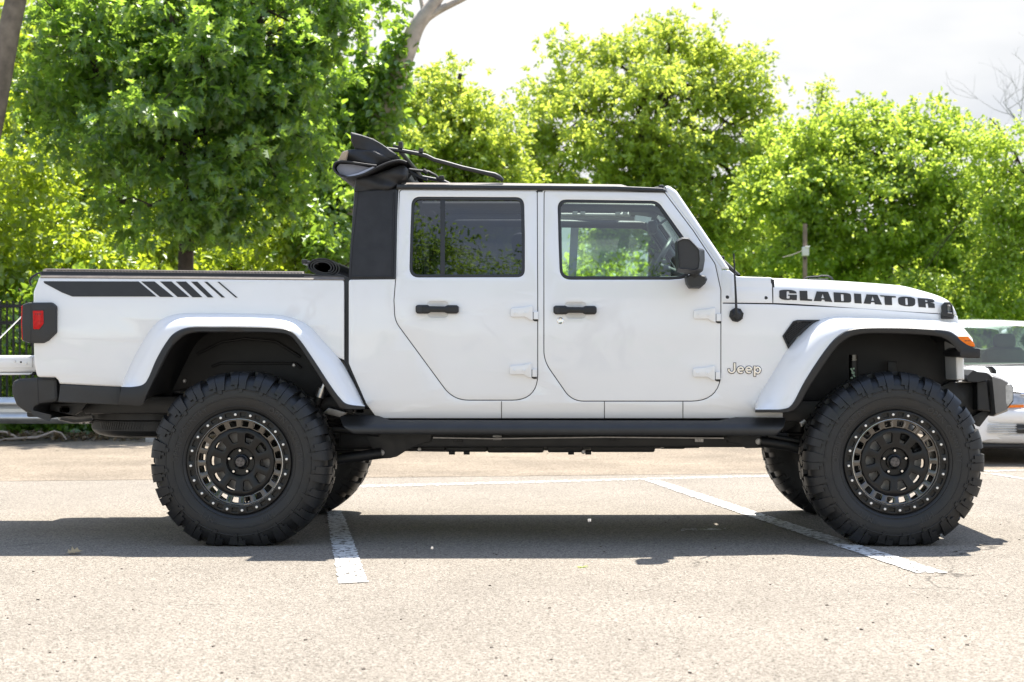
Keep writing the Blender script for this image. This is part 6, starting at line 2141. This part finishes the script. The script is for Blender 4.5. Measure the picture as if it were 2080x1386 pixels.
# ---- weeds and leaf litter along the fence foot
for i, (px, py, rx, ry) in enumerate(((205, 868, 45, 32), (150, 850, 40, 40), (60, 850, 60, 36), (10, 740, 60, 40), (290, 880, 30, 10))):
    Yw = 10.9 if py > 800 else 12.2
    c = W(px, py, Yw)
    s = (D0 + Yw) / F
    lab = ['leafy green weed sprouting under the spare tyre', 'dark weed clump behind the hitch', 'low weeds behind the guard rail', 'green shrub at the fence behind the open tailgate', 'small weed at the end of the fence'][i]
    tree('weed', lab, 'weed', (c.x, Yw, 0), None, pxblobs([(px, py, rx, ry, 0.3, 0), (px - rx * 0.4, py + ry * 0.3, rx * 0.7, ry * 0.7, 0.3, 0)], Yw), 110, 6, 0.12, 'oval', 'vine', 140 + i, 0, 0, spread=0.05, hang=0.1, group='weeds along the fence foot')
rgl = np.random.default_rng(4)
n = 2600
base = np.stack([rgl.uniform(-9.5, -3.2, n), rgl.uniform(9.9, 11.5, n), rgl.uniform(0.015, 0.09, n)], 1)
dd = rgl.normal(size=(n, 3))
dd[:, 2] *= 0.35
nn = rgl.normal(size=(n, 3)) * 0.3
nn[:, 2] += 1
o = leaf_cloud('leaf_litter', base, dd, nn, rgl.uniform(0.05, 0.12, n), 'oak', leaf_mat('dry_leaf', (0.10, 0.07, 0.04), (0.24, 0.17, 0.10), (0.2, 0.14, 0.07), 0.2, 0.05), None, 3)
o['kind'] = 'stuff'
o['label'] = 'dry fallen leaves along the fence foot'
mb = MB()
Yb = 9.95
mb.tube([W(-20, 900, Yb), W(10, 893, Yb), W(45, 890, Yb), W(75, 889, Yb), W(95, 882, Yb), W(110, 876, Yb), W(125, 880, Yb), W(135, 893, Yb)], [0.018, 0.017, 0.016, 0.016, 0.014, 0.012, 0.010, 0.006], 7)
mb.tube([W(-15, 876, Yb), W(12, 878, Yb), W(30, 886, Yb), W(38, 892, Yb)], [0.014, 0.014, 0.012, 0.008], 7)
tag(mb.build('fallen_branch', M['deadwood'], None, angle=70), 'pale curved dead branch lying by the fence', 'branch')

# ---- pole with a white box
Y = 26.0
po = thing('utility_pole', 'slim brown wooden pole with small white box between the trees', 'pole', (W(1635, 700, Y).x, Y, 0))
pole = pbr('weathered_wood', (0.20, 0.15, 0.115), 0.85, var=0.3, vscale=8)
MB().tube([(W(1635, 700, Y).x, Y, 0), tuple(W(1635, 455, Y))], [0.055, 0.05], 12).build('post', pole, po)
bx = MB().box(W(1636, 511, Y - 0.08), (0.15, 0.12, 0.20), bev=0.02)
bxo = bx.build('junction_box', pbr('white_box', (0.62, 0.62, 0.60), 0.5), po)
MB().box(W(1640, 501.5, Y - 0.15), (0.11, 0.06, 0.03), bev=0.01).build('box_lid', pbr('white_lid', (0.75, 0.75, 0.73), 0.5), bxo)
MB().box(W(1635, 525, Y - 0.07), (0.05, 0.06, 0.05), bev=0.01).build('box_outlet', M['black'], bxo)
MB().tube([W(1629, 510, Y - 0.05), W(1610, 518, Y), W(1590, 523, Y + 0.3)], 0.010, 6).build('wire', M['deadwood'], po)

# ---- fallen leaf, grass sprig and drifting seed fluff
g = G(147, 1126)
ol = thing('fallen_leaf', 'dry pale oak leaf lying on the asphalt', 'leaf', (g.x, g.y, 0.004))
bs = np.array([[g.x - 0.032, g.y - 0.01, 0.006]])
leaf_cloud('blade', bs, np.array([[1.0, 0.45, 0.16]]), np.array([[0.0, -0.30, 1.0]]), np.array([0.085]), 'oak', leaf_mat('pale_dry_leaf', (0.42, 0.32, 0.18), (0.45, 0.34, 0.2), (0.4, 0.3, 0.15), 0.2, 0.05), ol, 2, 1.5)
MB().tube([(g.x - 0.032, g.y - 0.01, 0.006), (g.x - 0.055, g.y - 0.02, 0.008)], 0.0012, 5).build('stem', M['deadwood'], ol)
g = G(1183, 1154)
bs = np.tile(np.array([[g.x, g.y, 0.003]]), (7, 1))
rgq = np.random.default_rng(1)
dq = rgq.normal(size=(7, 3))
dq[:, 2] = np.abs(dq[:, 2]) * 0.3
o = leaf_cloud('grass_sprig', bs, dq, np.tile([[0.1, 0.1, 1.0]], (7, 1)), np.full(7, 0.03), 'long', M['lime'], None, 2, 1.0)
tag(o, 'tiny green sprig on the asphalt in front of the truck', 'sprig')
fl_m = pbr('seed_fluff', (0.80, 0.76, 0.70), 0.9)
for px, py, Yq, r, lab in ((1197, 1057, -2.0, 0.0085, 'white seed fluff drifting over the shadow, left of the faded mark'), (878, 1113, -1.6, 0.0065, 'white seed fluff at the shadow edge between the wheels')):
    c = W(px, py, Yq)
    mb = MB()
    rq = random.Random(px)
    for k in range(26):
        a = Vector((rq.gauss(0, 1), rq.gauss(0, 1), rq.gauss(0, 1))).normalized()
        mb.tube([c, c + a * r * rq.uniform(0.7, 1.2)], [0.0018, 0.0006], 4)
    tag(mb.build('seed_fluff', fl_m, None, angle=60), lab, 'seed fluff', 'drifting seed fluff')

# ---- trees across the lot on the camera's side, which the side windows mirror
Y = -24.0
def back_tree(x, y, blobs, seed, label, n):
    h = blobs[0][0][2]
    tree('lot_tree', label, 'tree', (x, y, 0), [(x, y, 0), (x, y, h * 0.5), (x + 0.2, y, h * 0.9)], blobs, n, 9, 0.075, 'oval', 'oak', seed, 0.20, 0.06, spread=0.10, ntwig=60, group='trees mirrored in the side windows', shell=0.6, ragged=0.5)
back_tree(-3.6, -12.6, [((-3.7, -12.6, 8.6), (1.2, 1.2, 1.2)), ((-2.9, -12.4, 9.6), (0.7, 0.8, 0.6)), ((-2.5, -12.3, 8.4), (1.1, 1.0, 0.45)), ((-1.9, -12.3, 8.9), (0.6, 0.6, 0.22)), ((-3.3, -12.6, 7.0), (1.8, 1.4, 1.2)), ((-4.8, -12.8, 7.5), (1.6, 1.4, 1.6))], 201, 'tall dark tree behind the camera, mirrored at the left of the rear window', 6000)
back_tree(0.5, -15.5, [((0.3, -15.5, 9.3), (1.7, 1.4, 0.9)), ((-1.6, -15.4, 9.5), (1.4, 1.2, 0.7)), ((1.9, -15.4, 9.1), (1.5, 1.4, 0.9)), ((-0.6, -15.4, 9.6), (0.6, 0.6, 0.6)), ((0.5, -15.5, 6.8), (2.6, 1.6, 1.5))], 202, 'broad tree behind the camera, mirrored along the foot of the rear window', 6000)

# ---- loose grit on the asphalt
rgg = np.random.default_rng(12)
mb = MB()
for k in range(150):
    px, py = rgg.uniform(-20, 2100), 985 + 400 * rgg.uniform(0, 1) ** 0.8
    g = G(px, py)
    r = rgg.uniform(0.002, 0.0055)
    a = rgg.uniform(0, 3)
    mb.box((g.x, g.y, r * 0.4), (r * 2.4, r * 1.5, r * 0.9), rot=Matrix.Rotation(a, 3, 'Z') @ Matrix.Rotation(0.3, 3, 'X'), bev=r * 0.3)
o = mb.build('grit', pbr('dark_grit', (0.09, 0.07, 0.055), 0.9, var=0.6, vscale=3))
o['kind'] = 'stuff'
o['label'] = 'loose dark grit and bits scattered over the asphalt'
